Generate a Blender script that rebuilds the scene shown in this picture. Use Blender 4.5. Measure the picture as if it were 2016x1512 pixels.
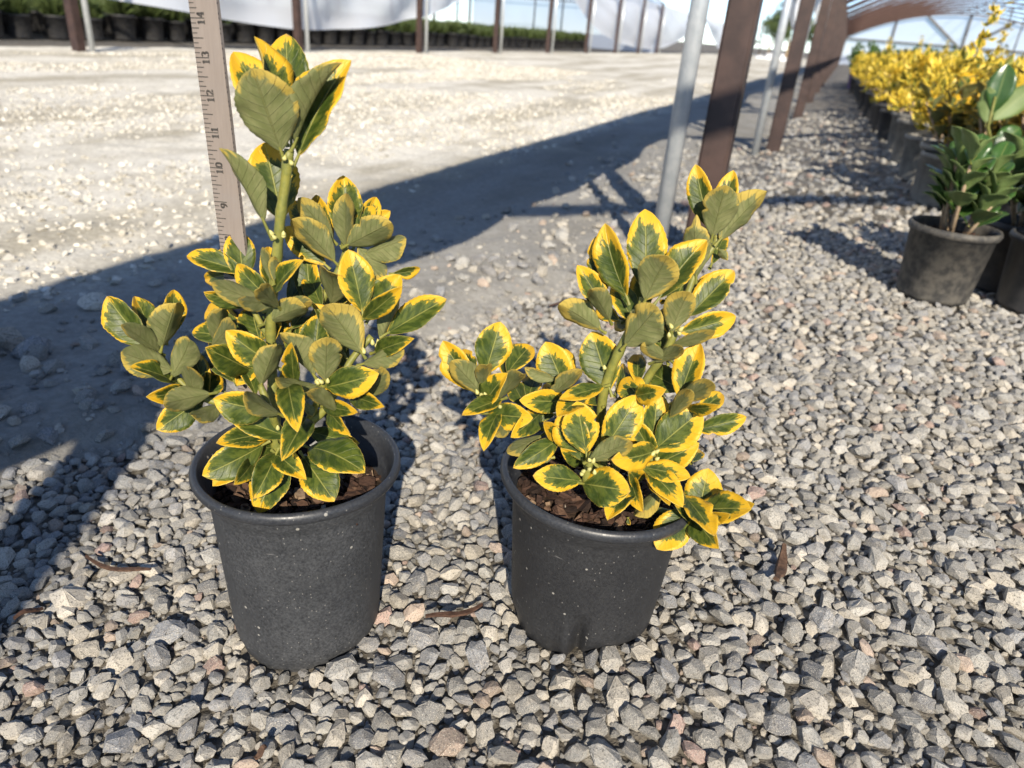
import bpy, bmesh, math, random
import numpy as np
from mathutils import Vector, Matrix, Euler

for o in list(bpy.data.objects): bpy.data.objects.remove(o)
S = bpy.context.scene
COL = S.collection
rnd = random.Random(7)
R = math.radians

# ------------------------------------------------------------------ camera
CAM_H, PITCH, ROLL, FPX = 0.482, R(26.6), R(4.9), 1400.0
cF = Vector((0, math.cos(PITCH), -math.sin(PITCH)))
_r = Vector((1, 0, 0)); _u = _r.cross(cF)
cR = _r*math.cos(ROLL) + _u*math.sin(ROLL)
cU = -_r*math.sin(ROLL) + _u*math.cos(ROLL)
CAM = Vector((0, 0, CAM_H))
cam = bpy.data.cameras.new('camera'); camo = bpy.data.objects.new('camera', cam); COL.objects.link(camo)
camo.matrix_world = Matrix(((cR.x, cU.x, -cF.x, 0), (cR.y, cU.y, -cF.y, 0), (cR.z, cU.z, -cF.z, CAM_H), (0, 0, 0, 1)))
cam.sensor_width = 36; cam.lens = 36*FPX/2016; cam.clip_start = 0.02; cam.clip_end = 3000
cam.dof.use_dof = True; cam.dof.focus_distance = 0.60; cam.dof.aperture_fstop = 7.0
S.camera = camo

# ------------------------------------------------------------------ sky, sun, exposure
SUN_EL, SUN_AZ = R(31.2), R(174)            # azimuth from +Y towards +X
w = bpy.data.worlds.new('World'); S.world = w; w.use_nodes = True
wn = w.node_tree; wn.nodes.clear()
sky = wn.nodes.new('ShaderNodeTexSky'); sky.sky_type = 'NISHITA'; sky.sun_disc = False
sky.sun_elevation = SUN_EL; sky.sun_rotation = SUN_AZ; sky.air_density = 0.75; sky.dust_density = 0.0; sky.ozone_density = 1.5; sky.altitude = 2500
bg = wn.nodes.new('ShaderNodeBackground'); bg.inputs['Strength'].default_value = 0.125
wo = wn.nodes.new('ShaderNodeOutputWorld')
wn.links.new(sky.outputs[0], bg.inputs[0]); wn.links.new(bg.outputs[0], wo.inputs[0])
sun = bpy.data.lights.new('sun', 'SUN'); sun.energy = 5.0; sun.angle = R(0.55); sun.color = (1, 0.90, 0.74)
suno = bpy.data.objects.new('sun', sun); COL.objects.link(suno)
sdir = Vector((-math.sin(SUN_AZ)*math.cos(SUN_EL), -math.cos(SUN_AZ)*math.cos(SUN_EL), -math.sin(SUN_EL)))
suno.rotation_euler = sdir.to_track_quat('-Z', 'Y').to_euler(); suno.location = -sdir*20
S.view_settings.view_transform = 'Standard'; S.view_settings.look = 'None'
S.view_settings.gamma = 1; S.view_settings.use_curve_mapping = False
S.view_settings.exposure = 0.78

# ------------------------------------------------------------------ pixel <-> place (survey of the photograph)
def ray(px, py): return cR*((px-1008)/FPX) + cU*((756-py)/FPX) + cF
def on_ground(px, py, z=0.0):
    d = ray(px, py); return CAM + d*((z-CAM_H)/d.z)
def on_y(px, py, Y):
    d = ray(px, py); return CAM + d*(Y/d.y)
def proj(p):
    v = Vector(p)-CAM; z = v.dot(cF)
    return (1008+FPX*v.dot(cR)/z, 756-FPX*v.dot(cU)/z, z)
def frame(azdeg):
    a = R(azdeg); return Vector((math.cos(a), -math.sin(a), 0)), Vector((math.sin(a), math.cos(a), 0))
Nn, Nu = frame(20.9)      # across / along the near house, the road and the aisle
Fn, Fu = frame(20.0)      # the far house
def P(n, u, z=0.0): return Nn*n + Nu*u + Vector((0, 0, z))
def Q(n, u, z=0.0): return Fn*n + Fu*u + Vector((0, 0, z))
def nu(p): return p.dot(Nn), p.dot(Nu)

# ------------------------------------------------------------------ small helpers
def tag(o, label=None, cat=None, group=None, kind=None):
    if label: o['label'] = label
    if cat: o['category'] = cat
    if group: o['group'] = group
    if kind: o['kind'] = kind
    return o
def link(name, me, mat=None, parent=None, smooth=False):
    o = bpy.data.objects.new(name, me); COL.objects.link(o)
    if mat is not None and not me.materials:
        for m in (mat if isinstance(mat, (list, tuple)) else [mat]): me.materials.append(m)
    if smooth: me.polygons.foreach_set('use_smooth', [True]*len(me.polygons))
    if parent: o.parent = parent
    return o
def empty(name, loc=(0, 0, 0), rz=0):
    o = bpy.data.objects.new(name, None); COL.objects.link(o); o.location = loc; o.rotation_euler.z = rz
    o.empty_display_size = 0.05
    return o
def child(o, parent):            # parent without moving: the mesh is in world coordinates
    o.parent = parent; o.matrix_parent_inverse = Matrix.Translation(parent.location).inverted() if parent.rotation_euler.z == 0 else parent.matrix_basis.inverted()
    return o
def mesh(name, v, f): 
    me = bpy.data.meshes.new(name); me.from_pydata([tuple(x) for x in v], [], f); me.update(); return me
def mesh_np(name, V, Fq):
    """V (n,3) array, Fq (m,k) array of equal-sized faces"""
    me = bpy.data.meshes.new(name); V = np.ascontiguousarray(V, np.float32); Fq = np.ascontiguousarray(Fq, np.int32)
    me.vertices.add(len(V)); me.vertices.foreach_set('co', V.ravel())
    k = Fq.shape[1]; me.loops.add(Fq.size); me.loops.foreach_set('vertex_index', Fq.ravel())
    me.polygons.add(len(Fq)); me.polygons.foreach_set('loop_start', np.arange(0, Fq.size, k, dtype=np.int32))
    me.update(calc_edges=True); return me
def bar_mesh(name, a, b, w, d=None, up=Vector((0, 1, 0)), bev=0.0):
    """square bar from a to b"""
    a, b = Vector(a), Vector(b); d = d or w
    t = (b-a).normalized()
    if abs(t.dot(up)) > .95: up = Vector((1, 0, 0))
    s = t.cross(up).normalized(); q = s.cross(t)
    bm = bmesh.new(); vs = []
    for c in (a, b):
        for i, j in ((-1, -1), (1, -1), (1, 1), (-1, 1)): vs.append(bm.verts.new(c + s*(i*w/2) + q*(j*d/2)))
    for f in ((3, 2, 1, 0), (4, 5, 6, 7), (0, 1, 5, 4), (1, 2, 6, 5), (2, 3, 7, 6), (3, 0, 4, 7)): bm.faces.new([vs[i] for i in f])
    if bev: bmesh.ops.bevel(bm, geom=bm.edges[:], offset=bev, segments=2, affect='EDGES')
    bmesh.ops.recalc_face_normals(bm, faces=bm.faces[:])
    me = bpy.data.meshes.new(name); bm.to_mesh(me); bm.free(); return me
def tube_mesh(name, pts, radii, seg=8, cap=True):
    pts = [Vector(p) for p in pts]
    if not isinstance(radii, (list, tuple)): radii = [radii]*len(pts)
    v, f = [], []; ref = Vector((0.3, 0.9, 0.2)).normalized(); s = None
    for i, p in enumerate(pts):
        t = (pts[min(i+1, len(pts)-1)]-pts[max(i-1, 0)]).normalized()
        if s is None:
            s = t.cross(ref); s = s.normalized() if s.length > 1e-4 else t.orthogonal().normalized()
        else:
            s = (s - t*s.dot(t)).normalized()
        q = t.cross(s)
        for k in range(seg):
            a = 2*math.pi*k/seg; v.append(p + (s*math.cos(a)+q*math.sin(a))*radii[i])
    for i in range(len(pts)-1):
        for k in range(seg): f.append((i*seg+k, i*seg+(k+1) % seg, (i+1)*seg+(k+1) % seg, (i+1)*seg+k))
    if cap:
        f.append(tuple(range(seg))[::-1]); f.append(tuple((len(pts)-1)*seg+k for k in range(seg)))
    return mesh(name, v, f)
def lathe_mesh(name, prof, seg=48, bump=None):
    v, f = [], []
    for (r, z) in prof:
        for k in range(seg):
            a = 2*math.pi*k/seg; p = Vector((r*math.cos(a), r*math.sin(a), z)); v.append(bump(p, a) if bump else p)
    for i in range(len(prof)-1):
        for k in range(seg): f.append((i*seg+k, i*seg+(k+1) % seg, (i+1)*seg+(k+1) % seg, (i+1)*seg+k))
    return mesh(name, v, f)
def hash2(ix, iy, seed):
    h = (ix.astype(np.int64)*374761393 + iy.astype(np.int64)*668265263 + seed*974711) & 0x7fffffff
    h = (h ^ (h >> 13))*1274126177 & 0x7fffffff
    return ((h ^ (h >> 16)) & 0xffff)/65535.0
def vnoise(x, y, seed=0):
    x = np.asarray(x, float); y = np.asarray(y, float); ix = np.floor(x); iy = np.floor(y); fx = x-ix; fy = y-iy
    fx = fx*fx*(3-2*fx); fy = fy*fy*(3-2*fy)
    a = hash2(ix, iy, seed); b = hash2(ix+1, iy, seed); c = hash2(ix, iy+1, seed); d = hash2(ix+1, iy+1, seed)
    return (a*(1-fx)+b*fx)*(1-fy)+(c*(1-fx)+d*fx)*fy
def fbm(x, y, seed=0, o=4):
    t = 0; amp = .5
    for i in range(o): t = t+amp*vnoise(x*2**i, y*2**i, seed+i*17); amp *= .5
    return t

# ------------------------------------------------------------------ node materials
class NT:
    def __init__(s, name):
        s.m = bpy.data.materials.new(name); s.m.use_nodes = True; s.t = s.m.node_tree; s.t.nodes.clear()
        s.out = s.t.nodes.new('ShaderNodeOutputMaterial')
    def n(s, typ, ins=None, **kw):
        nd = s.t.nodes.new('ShaderNode'+typ)
        for k, v in kw.items(): setattr(nd, k, v)
        for k, v in (ins or {}).items():
            if isinstance(v, bpy.types.NodeSocket): s.t.links.new(v, nd.inputs[k])
            else: nd.inputs[k].default_value = v
        return nd
    def math(s, op, a, b=0.0, c=0.0, clamp=False):
        nd = s.n('Math', {0: a, 1: b, 2: c}, operation=op); nd.use_clamp = clamp; return nd.outputs[0]
    def mix(s, f, a, b, mode='MIX'):
        nd = s.n('Mix', {0: f, 6: a, 7: b}, data_type='RGBA', blend_type=mode, clamp_factor=True); return nd.outputs[2]
    def smooth(s, v, a, b, lo=0.0, hi=1.0):
        return s.n('MapRange', {0: v, 1: a, 2: b, 3: lo, 4: hi}, interpolation_type='SMOOTHSTEP').outputs[0]
    def noise(s, vec, scale, detail=3, rough=.55, dist=0.0):
        i = {'Scale': scale, 'Detail': detail, 'Roughness': rough, 'Distortion': dist}
        if vec is not None: i['Vector'] = vec
        return s.n('TexNoise', i).outputs[0]
    def attr(s, name, typ='GEOMETRY'): return s.n('Attribute', attribute_name=name, attribute_type=typ)
    def ramp(s, f, stops, interp='LINEAR'):
        nd = s.n('ValToRGB', {0: f}); cr = nd.color_ramp; cr.interpolation = interp
        while len(cr.elements) < len(stops): cr.elements.new(.5)
        for e, (p, c) in zip(cr.elements, stops): e.position = p; e.color = (*c, 1)
        return nd.outputs[0]
    def bump(s, h, strength=.3, dist=.001, normal=None):
        i = {'Strength': strength, 'Distance': dist, 'Height': h}
        if normal is not None: i['Normal'] = normal
        return s.n('Bump', i).outputs[0]
    def pbr(s, col, rough=.6, normal=None, metal=0.0, spec=.5, **extra):
        i = {'Base Color': col if isinstance(col, bpy.types.NodeSocket) else (*col, 1), 'Roughness': rough, 'Metallic': metal, 'Specular IOR Level': spec}
        if normal is not None: i['Normal'] = normal
        i.update(extra)
        b = s.n('BsdfPrincipled', i); s.t.links.new(b.outputs[0], s.out.inputs[0]); return b
def c4(*c): return (*c, 1)

def mat_stone(name, stops, spk=.70):
    g = NT(name); tc = g.n('TexCoord'); oi = g.n('ObjectInfo')
    r = oi.outputs['Random']
    off = g.n('CombineXYZ', {0: g.math('MULTIPLY', r, 37.0), 1: g.math('MULTIPLY', r, 91.0), 2: r}).outputs[0]
    vec = g.n('VectorMath', {0: tc.outputs['Object'], 1: off}, operation='ADD').outputs[0]
    base = g.ramp(r, stops, 'CONSTANT')
    big = g.noise(vec, 1.6, 3); fine = g.noise(vec, 7.0, 4, .75); sp = g.noise(vec, 15.0, 3, .65)
    r2 = g.math('FRACT', g.math('MULTIPLY', r, 53.7))
    val = g.math('ADD', .62, g.math('MULTIPLY', r2, .55))
    c = g.mix(1.0, base, g.n('CombineColor', {0: val, 1: val, 2: val}).outputs[0], 'MULTIPLY')
    c = g.mix(g.smooth(big, .45, .75), c, g.mix(.35, c, c4(.34, .30, .24)))
    c = g.mix(g.smooth(fine, .50, .66, 0, spk*1.3), c, c4(.07, .068, .066))
    c = g.mix(g.smooth(sp, .54, .66, 0, spk*1.2), c, c4(.58, .53, .45))
    h = g.math('ADD', g.math('MULTIPLY', fine, .6), g.math('MULTIPLY', sp, .25))
    g.pbr(c, .88, g.bump(h, .8, .0018), spec=.2)
    return g.m
M = {}
M['stone'] = mat_stone('crushed_granite', [(0, (.285, .28, .265)), (.22, (.36, .345, .315)), (.42, (.215, .22, .23)), (.56, (.40, .37, .32)), (.70, (.31, .305, .29)), (.84, (.25, .25, .255)), (.91, (.45, .42, .37)), (.945, (.38, .30, .245)), (.98, (.33, .235, .205))])
M['road_stone'] = mat_stone('limestone_chips', [(0, (.54, .51, .44)), (.3, (.62, .59, .52)), (.55, (.46, .43, .37)), (.75, (.58, .555, .50)), (.9, (.66, .64, .59))], .12)

def mat_soil_bed():
    g = NT('grit_bed'); co = g.n('TexCoord').outputs['Object']
    a = g.noise(co, 90, 4, .7); b = g.noise(co, 14, 3); v = g.n('TexVoronoi', {'Vector': co, 'Scale': 75.0, 'Randomness': 1.0})
    cell = v.outputs['Color']; d = v.outputs['Distance']
    pale = g.mix(g.n('SeparateColor', {0: cell}).outputs[0], c4(.15, .15, .15), c4(.36, .33, .28))
    c = g.mix(g.smooth(d, .25, .6), pale, c4(.075, .067, .055))
    dark = g.mix(a, c4(.06, .052, .042), c4(.17, .15, .12))
    c = g.mix(g.smooth(b, .35, .65, .25, .8), c, dark)
    g.pbr(c, .95, g.bump(g.math('ADD', g.math('MULTIPLY', d, -.8), a), .8, .008), spec=.2)
    return g.m
M['bed'] = mat_soil_bed()
def mat_far_gravel():
    g = NT('grey_gravel'); co = g.n('TexCoord').outputs['Object']
    v = g.n('TexVoronoi', {'Vector': co, 'Scale': 55.0}); cell = g.n('SeparateColor', {0: v.outputs['Color']}).outputs[0]
    c = g.ramp(cell, [(0, (.16, .155, .15)), (.4, (.25, .238, .215)), (.7, (.20, .195, .19)), (.85, (.29, .235, .185))])
    c = g.mix(g.smooth(v.outputs['Distance'], .3, .65), c, c4(.09, .085, .075))
    big = g.noise(co, .8, 4); c = g.mix(g.smooth(big, .35, .7, 0, .4), c, c4(.22, .195, .16))
    g.pbr(c, .95, g.bump(g.math('MULTIPLY', v.outputs['Distance'], -1), .8, .006), spec=.2)
    return g.m
M['far_gravel'] = mat_far_gravel()
def mat_road():
    g = NT('limestone_screenings'); co = g.n('TexCoord').outputs['Object']
    st = g.n('Mapping', {'Vector': co, 'Scale': (1.6, .22, 1)}).outputs[0]
    bands = g.noise(st, 1.3, 4, .6); patch = g.noise(co, 2.3, 4, .6); fine = g.noise(co, 60, 5, .75); grit = g.noise(co, 240, 3, .7)
    f = g.smooth(g.math('ADD', g.math('MULTIPLY', bands, .65), g.math('MULTIPLY', patch, .35)), .40, .58)
    c = g.mix(f, c4(.46, .425, .345), c4(.74, .715, .645))
    c = g.mix(g.smooth(fine, .40, .62), g.mix(1.0, c, c4(.74, .73, .72), 'MULTIPLY'), c)
    c = g.mix(g.smooth(grit, .58, .75, 0, .5), c, c4(.70, .68, .62))
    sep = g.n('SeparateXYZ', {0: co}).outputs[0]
    wear = g.smooth(g.math('ADD', sep, g.math('MULTIPLY', g.math('SUBTRACT', patch, .5), .9)), -1.55, -1.15)   # darker fines trodden in beside the house
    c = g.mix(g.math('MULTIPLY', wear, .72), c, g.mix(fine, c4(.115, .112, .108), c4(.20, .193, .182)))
    h = g.math('ADD', g.math('MULTIPLY', fine, 1.0), g.math('MULTIPLY', grit, .35))
    g.pbr(c, .95, g.bump(h, .8, .005), spec=.15)
    return g.m
M['road'] = mat_road()

def mat_leaf(name, under=False, gold=0.0):
    g = NT(name); lu = g.attr('lu').outputs['Fac']; lv = g.attr('lv').outputs['Fac']; ed = g.attr('edge').outputs['Fac']
    r = g.n('ObjectInfo').outputs['Random']; r2 = g.math('FRACT', g.math('MULTIPLY', r, 71.3)); r3 = g.math('FRACT', g.math('MULTIPLY', r, 313.7))
    au = g.math('ABSOLUTE', lu)
    # lateral veins run forward and outward: skew the coordinate so that patches follow them
    sk = g.math('SUBTRACT', g.math('MULTIPLY', lv, 2.0), g.math('MULTIPLY', au, .55))
    vec = g.n('CombineXYZ', {0: g.math('ADD', g.math('MULTIPLY', lu, .55), g.math('MULTIPLY', r, 53)), 1: sk, 2: g.math('MULTIPLY', r2, 31)}).outputs[0]
    n1 = g.noise(vec, 3.2, 4, .6); n2 = g.noise(vec, 8.0, 4, .65); n3 = g.noise(vec, 26, 2, .6)
    side = g.math('MULTIPLY', g.math('MULTIPLY', lu, g.math('SUBTRACT', r3, .5)), .75)
    d = g.math('ADD', g.math('ADD', ed, side), g.math('ADD', g.math('MULTIPLY', g.math('SUBTRACT', n1, .5), 1.25), g.math('MULTIPLY', g.math('SUBTRACT', n2, .5), .55)))
    thr = g.math('ADD', g.math('ADD', g.math('ADD', g.attr('mg').outputs['Fac'], -.25+gold), g.math('MULTIPLY', r2, .36)), g.smooth(lv, .15, 1.0, 0, .50))
    fg = g.smooth(g.math('SUBTRACT', d, thr), -.02, .03)                 # 1 = green heart
    patch = g.smooth(g.noise(vec, 4.3, 3, .5), .42, .6)
    vein_w = g.math('PINGPONG', g.math('MULTIPLY', g.math('SUBTRACT', g.math('MULTIPLY', lv, 1.0), g.math('MULTIPLY', au, .20)), 9.0), .5)
    vein = g.smooth(vein_w, .06, .0); mid = g.smooth(au, .055, .012)
    if under:
        yel = g.mix(n1, c4(.36, .26, .05), c4(.42, .32, .07)); grn = g.mix(patch, c4(.115, .134, .050), c4(.152, .162, .068))
        fg = g.math('MULTIPLY', g.smooth(g.math('SUBTRACT', g.math('ADD', d, .10), thr), -.08, .12), .95)
        c = g.mix(fg, yel, grn); c = g.mix(g.math('MULTIPLY', mid, .55), c, c4(.13, .135, .04)); c = g.mix(g.math('MULTIPLY', vein, .5), c, c4(.085, .092, .03))
        c = g.mix(g.smooth(n3, .66, .74, 0, .5), c, c4(.10, .095, .04))
        rough, spec, bs = .58, .3, .6
    else:
        yel = g.mix(n1, c4(.50, .280, .009), c4(.58, .355, .022)); yel = g.mix(g.smooth(n2, .55, .75, 0, .5), yel, c4(.52, .38, .03))
        grn = g.mix(patch, c4(.029, .048, .006), c4(.074, .094, .013)); grn = g.mix(g.smooth(n3, .4, .7, 0, .4), grn, c4(.035, .058, .012))
        halo = g.smooth(g.math('SUBTRACT', g.math('ADD', d, g.math('MULTIPLY', g.math('SUBTRACT', n3, .5), .5)), thr), .22, .10)
        grn = g.mix(g.math('MULTIPLY', halo, .55), grn, c4(.16, .165, .025))
        c = g.mix(fg, yel, grn); c = g.mix(g.math('MULTIPLY', mid, .45), c, c4(.36, .34, .09)); c = g.mix(g.math('MULTIPLY', vein, .12), c, c4(.2, .2, .05))
        c = g.mix(g.smooth(ed, .03, .0, 0, .7), c, c4(.62, .46, .10))
        dust = g.noise(vec, 15, 5, .75); c = g.mix(g.smooth(dust, .5, .85, 0, .16), c, c4(.20, .20, .15))
        rough, spec, bs = .36, .30, .45
    brown = g.math('MULTIPLY', g.smooth(g.math('ADD', lv, g.math('MULTIPLY', n2, .25)), 1.09, 1.15), g.math('GREATER_THAN', r3, .72))
    c = g.mix(brown, c, c4(.22, .13, .07))
    h = g.math('ADD', g.math('ADD', g.math('MULTIPLY', vein, .5 if under else -.5), g.math('MULTIPLY', mid, .9 if under else -.9)), g.math('MULTIPLY', n2, .5))
    b = g.pbr(c, g.math('ADD', rough, g.math('MULTIPLY', n1, .18)), g.bump(h, bs, .0012), spec=spec)
    tr = g.n('BsdfTranslucent', {'Color': g.mix(.5, c, c4(.55, .5, .06))})
    ms = g.n('MixShader', {0: .10, 1: b.outputs[0], 2: tr.outputs[0]}); g.t.links.new(ms.outputs[0], g.out.inputs[0])
    return g.m
M['gold_top'] = mat_leaf('golden_leaf_face', gold=.30); M['leaf_top'] = mat_leaf('variegated_leaf_face'); M['leaf_under'] = mat_leaf('variegated_leaf_underside', True)
def mat_green_leaf(name, a, b, rough=.4):
    g = NT(name); lu = g.attr('lu').outputs['Fac']; r = g.n('ObjectInfo').outputs['Random']; n = g.noise(g.n('TexCoord').outputs['Object'], 60, 3)
    c = g.mix(g.math('MULTIPLY', g.math('ADD', n, r), .5), c4(*a), c4(*b)); c = g.mix(g.smooth(g.math('ABSOLUTE', lu), .07, .01, 0, .5), c, c4(.22, .25, .08))
    g.pbr(c, rough, g.bump(n, .3, .002), spec=.5); return g.m
M['green_top'] = mat_green_leaf('green_leaf_face', (.022, .06, .014), (.05, .11, .022), .3)
M['green_under'] = mat_green_leaf('green_leaf_underside', (.10, .15, .045), (.14, .19, .06), .6)
def plain(name, col, rough=.6, metal=0.0, nscale=None, col2=None, bump=None, spec=.5, amount=(.35, .65)):
    g = NT(name); co = g.n('TexCoord').outputs['Object']
    if nscale:
        n = g.noise(co, nscale, 5, .65); c = g.mix(g.smooth(n, *amount), c4(*col), c4(*col2)); nm = g.bump(n, bump, .003) if bump else None
        g.pbr(c, rough, nm, metal, spec)
    else: g.pbr(col, rough, None, metal, spec)
    return g.m
M['stem'] = plain('green_stem', (.20, .19, .035), .55, nscale=120, col2=(.13, .14, .03), bump=.2)
M['woody'] = plain('woody_stem', (.22, .15, .09), .8, nscale=150, col2=(.33, .25, .16), bump=.5)
M['bud'] = plain('pale_bud', (.50, .44, .16), .5, nscale=200, col2=(.36, .36, .12))
M['bark'] = None
def mat_bark():
    g = NT('bark_mulch'); co = g.n('TexCoord').outputs['Object']; t = g.attr('tint').outputs['Fac']
    st = g.n('Mapping', {'Vector': co, 'Scale': (1, 1, 3)}).outputs[0]; n = g.noise(st, 130, 4, .7)
    c = g.ramp(t, [(0, (.020, .012, .009)), (.35, (.048, .025, .017)), (.65, (.080, .042, .027)), (.88, (.14, .085, .055)), (.95, (.36, .26, .17)), (.985, (.62, .58, .5))])
    c = g.mix(g.smooth(n, .35, .7), g.mix(1.0, c, c4(.45, .42, .4), 'MULTIPLY'), c)
    g.pbr(c, .85, g.bump(n, .7, .002), spec=.3); return g.m
M['bark'] = mat_bark()
M['soil'] = plain('potting_soil', (.018, .012, .008), .95, nscale=160, col2=(.06, .035, .022), bump=.8, spec=.2)
def mat_pot(name, base, dust, dust_amt, rough):
    g = NT(name); co = g.n('TexCoord').outputs['Object']
    big = g.noise(co, 16, 4, .6); grain = g.noise(co, 480, 3, .7); mid = g.noise(co, 70, 4, .7)
    sx = g.n('SeparateXYZ', {0: co}).outputs[2]
    v = g.n('TexVoronoi', {'Vector': co, 'Scale': 95.0}); vs = g.n('SeparateColor', {0: v.outputs['Color']}).outputs[0]
    v2 = g.n('TexVoronoi', {'Vector': g.n('Mapping', {'Vector': co, 'Scale': (1, 1, .7)}).outputs[0], 'Scale': 330.0}); vs2 = g.n('SeparateColor', {0: v2.outputs['Color']}).outputs[0]
    f = g.math('MULTIPLY', g.math('ADD', g.smooth(big, .3, .7, .7, 1), g.smooth(sx, .09, 0, 0, .25)), g.smooth(g.math('ADD', grain, g.math('MULTIPLY', g.math('SUBTRACT', mid, .5), .3)), .12, .95), clamp=True)
    c = g.mix(g.math('MULTIPLY', f, dust_amt), c4(*base), c4(*dust))
    spk = g.math('MULTIPLY', g.smooth(v.outputs['Distance'], .15, .10), g.math('GREATER_THAN', vs, .86))
    spk2 = g.math('MULTIPLY', g.smooth(v2.outputs['Distance'], .22, .12), g.math('GREATER_THAN', vs2, .80))
    c = g.mix(g.math('MULTIPLY', spk, .4), c, c4(.55, .52, .46)); c = g.mix(g.math('MULTIPLY', spk2, .25), c, c4(.40, .38, .34))
    sc = g.noise(g.n('Mapping', {'Vector': co, 'Scale': (1, 1, 14)}).outputs[0], 24, 3, .6); c = g.mix(g.smooth(sc, .70, .76, 0, .30), c, c4(.28, .27, .26))
    g.pbr(c, g.math('ADD', rough, g.math('MULTIPLY', f, .3)), g.bump(grain, .12, .0006), spec=.4); return g.m
M['pot'] = mat_pot('black_pot_plastic', (.011, .012, .0145), (.165, .17, .178), .38, .48)
M['pot_clean'] = mat_pot('black_pot_plastic_cleaner', (.012, .0125, .0145), (.12, .12, .12), .18, .42)
M['rim'] = mat_pot('pot_rim_plastic', (.016, .018, .023), (.14, .14, .14), .25, .30)
M['bgpot'] = plain('weathered_black_pot', (.025, .026, .030), .55, nscale=30, col2=(.055, .052, .05), bump=.1)
M['bgpot_grey'] = plain('dusty_grey_pot', (.12, .115, .105), .7, nscale=26, col2=(.20, .19, .17), bump=.1)
M['mudpot'] = plain('mud_flecked_pot', (.030, .029, .028), .7, nscale=55, col2=(.095, .086, .072), bump=.2)
M['purple'] = plain('purple_pot', (.10, .035, .20), .5, nscale=20, col2=(.14, .05, .26))
M['brownpost'] = plain('brown_painted_steel', (.030, .0165, .0135), .55, nscale=14, col2=(.052, .029, .023), bump=.15)
M['rust'] = plain('rusty_steel_rib', (.060, .030, .022), .7, nscale=20, col2=(.10, .052, .038))
M['pipe'] = plain('galvanised_pipe', (.46, .49, .51), .36, .45, nscale=40, col2=(.56, .58, .59))
M['darkpipe'] = plain('dark_steel', (.06, .057, .055), .6, .2, nscale=30, col2=(.10, .09, .085))
M['wood'] = None
def mat_wood():
    g = NT('ruler_wood'); co = g.n('TexCoord').outputs['Object']
    n = g.noise(g.n('Mapping', {'Vector': co, 'Scale': (1, 1, .06)}).outputs[0], 420, 4, .65); b = g.noise(co, 30, 3)
    c = g.mix(n, c4(.155, .128, .110), c4(.235, .198, .172)); c = g.mix(g.smooth(b, .5, .8, 0, .4), c, c4(.19, .175, .165))
    g.pbr(c, .6, g.bump(n, .2, .0005), spec=.4); return g.m
M['wood'] = mat_wood()
M['ink'] = plain('black_ink', (.02, .018, .018), .7, nscale=900, col2=(.07, .06, .05))
def mat_poly(name, alpha, col=(.86, .88, .90)):
    g = NT(name); n = g.noise(g.n('TexCoord').outputs['Object'], 1.4, 4)
    d = g.n('BsdfDiffuse', {'Color': c4(*col)}); t = g.n('BsdfTranslucent', {'Color': c4(*col)}); gl = g.n('BsdfGlossy', {'Color': c4(.9, .9, .9), 'Roughness': .25})
    m1 = g.n('MixShader', {0: .5 if alpha < .9 else .25, 1: d.outputs[0], 2: t.outputs[0]}); m2 = g.n('MixShader', {0: .06, 1: m1.outputs[0], 2: gl.outputs[0]})
    tp = g.n('BsdfTransparent', {'Color': c4(.97, .98, 1)})
    f = g.math('ADD', alpha, g.math('MULTIPLY', g.math('SUBTRACT', n, .5), .12), clamp=True)
    ms = g.n('MixShader', {0: f, 1: tp.outputs[0], 2: m2.outputs[0]}); g.t.links.new(ms.outputs[0], g.out.inputs[0]); return g.m
M['poly_roof'] = mat_poly('clear_greenhouse_film', .035)
M['poly_wall'] = mat_poly('milky_greenhouse_film', .38)
M['end_film'] = mat_poly('end_wall_film', .82, (.56, .62, .73))
M['sheet'] = mat_poly('white_plastic_sheet', .95, (.64, .67, .73))
M['curtain'] = plain('white_side_curtain', (.72, .73, .74), .6, nscale=6, col2=(.80, .80, .80))

# ------------------------------------------------------------------ ground
def gz(n):      # the gravel is banked up a little towards the house
    return .043*np.tanh((np.asarray(n)+.2)/.21) if isinstance(n, np.ndarray) else .043*math.tanh((n+.2)/.21)
def grid_sheet(name, ns, us, zf, mat, kind='structure'):
    A, B = np.meshgrid(ns, us); Z = zf(A, B); V = np.stack([A.ravel(), B.ravel(), Z.ravel()], 1)
    W = len(ns); i = (np.arange(len(us)-1)[:, None]*W+np.arange(W-1)[None]).ravel()
    me = mesh_np(name, V, np.stack([i, i+1, i+1+W, i+W], 1)); o = link(name, me, mat, smooth=True)
    o.rotation_euler.z = -R(20.9); tag(o, kind=kind); return o
g_me = mesh('ground', [(-900, -900, -.09), (900, -900, -.09), (900, 1500, -.09), (-900, 1500, -.09)], [(0, 1, 2, 3)])
ground = tag(link('ground', g_me, M['far_gravel']), kind='structure')
def spaced(*segs):
    out = []
    for a, b, d in segs: out += list(np.arange(a, b, d))
    return np.array(out+[segs[-1][1]])
def edge_wob(u): return (fbm(u*1.7, u*0+3.1, 5)-.47)*.5
def nb(u):
    q = np.clip((.78-u)/.34, 0, 1); w = np.clip((u-1.0)/.9, 0, 1); return -.60-.22*q*q*(3-2*q)+.20*w*w*(3-2*w)+edge_wob(u)*.5
_EW = nb(np.arange(-5, 80, .02))
def wob1(u): return float(_EW[int((u+5)*50)])
def bed_z(n, u):
    e = n - nb(u); s = np.clip((.12-e)/.3, 0, 1)
    return gz(n) - .005 - .045*s*s + (fbm(n*6, u*6, 11)-.47)*.012 + (fbm(n*40, u*40, 2, 2)-.37)*.006
gravel = grid_sheet('gravel_bed', spaced((-1.3, 1.2, .02), (1.2, 3, .15), (3, 12.5, .8)), spaced((-3, 0, .25), (0, 3, .02), (3, 8, .12), (8, 46, 1)), bed_z, [M['bed'], M['far_gravel']])
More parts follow.
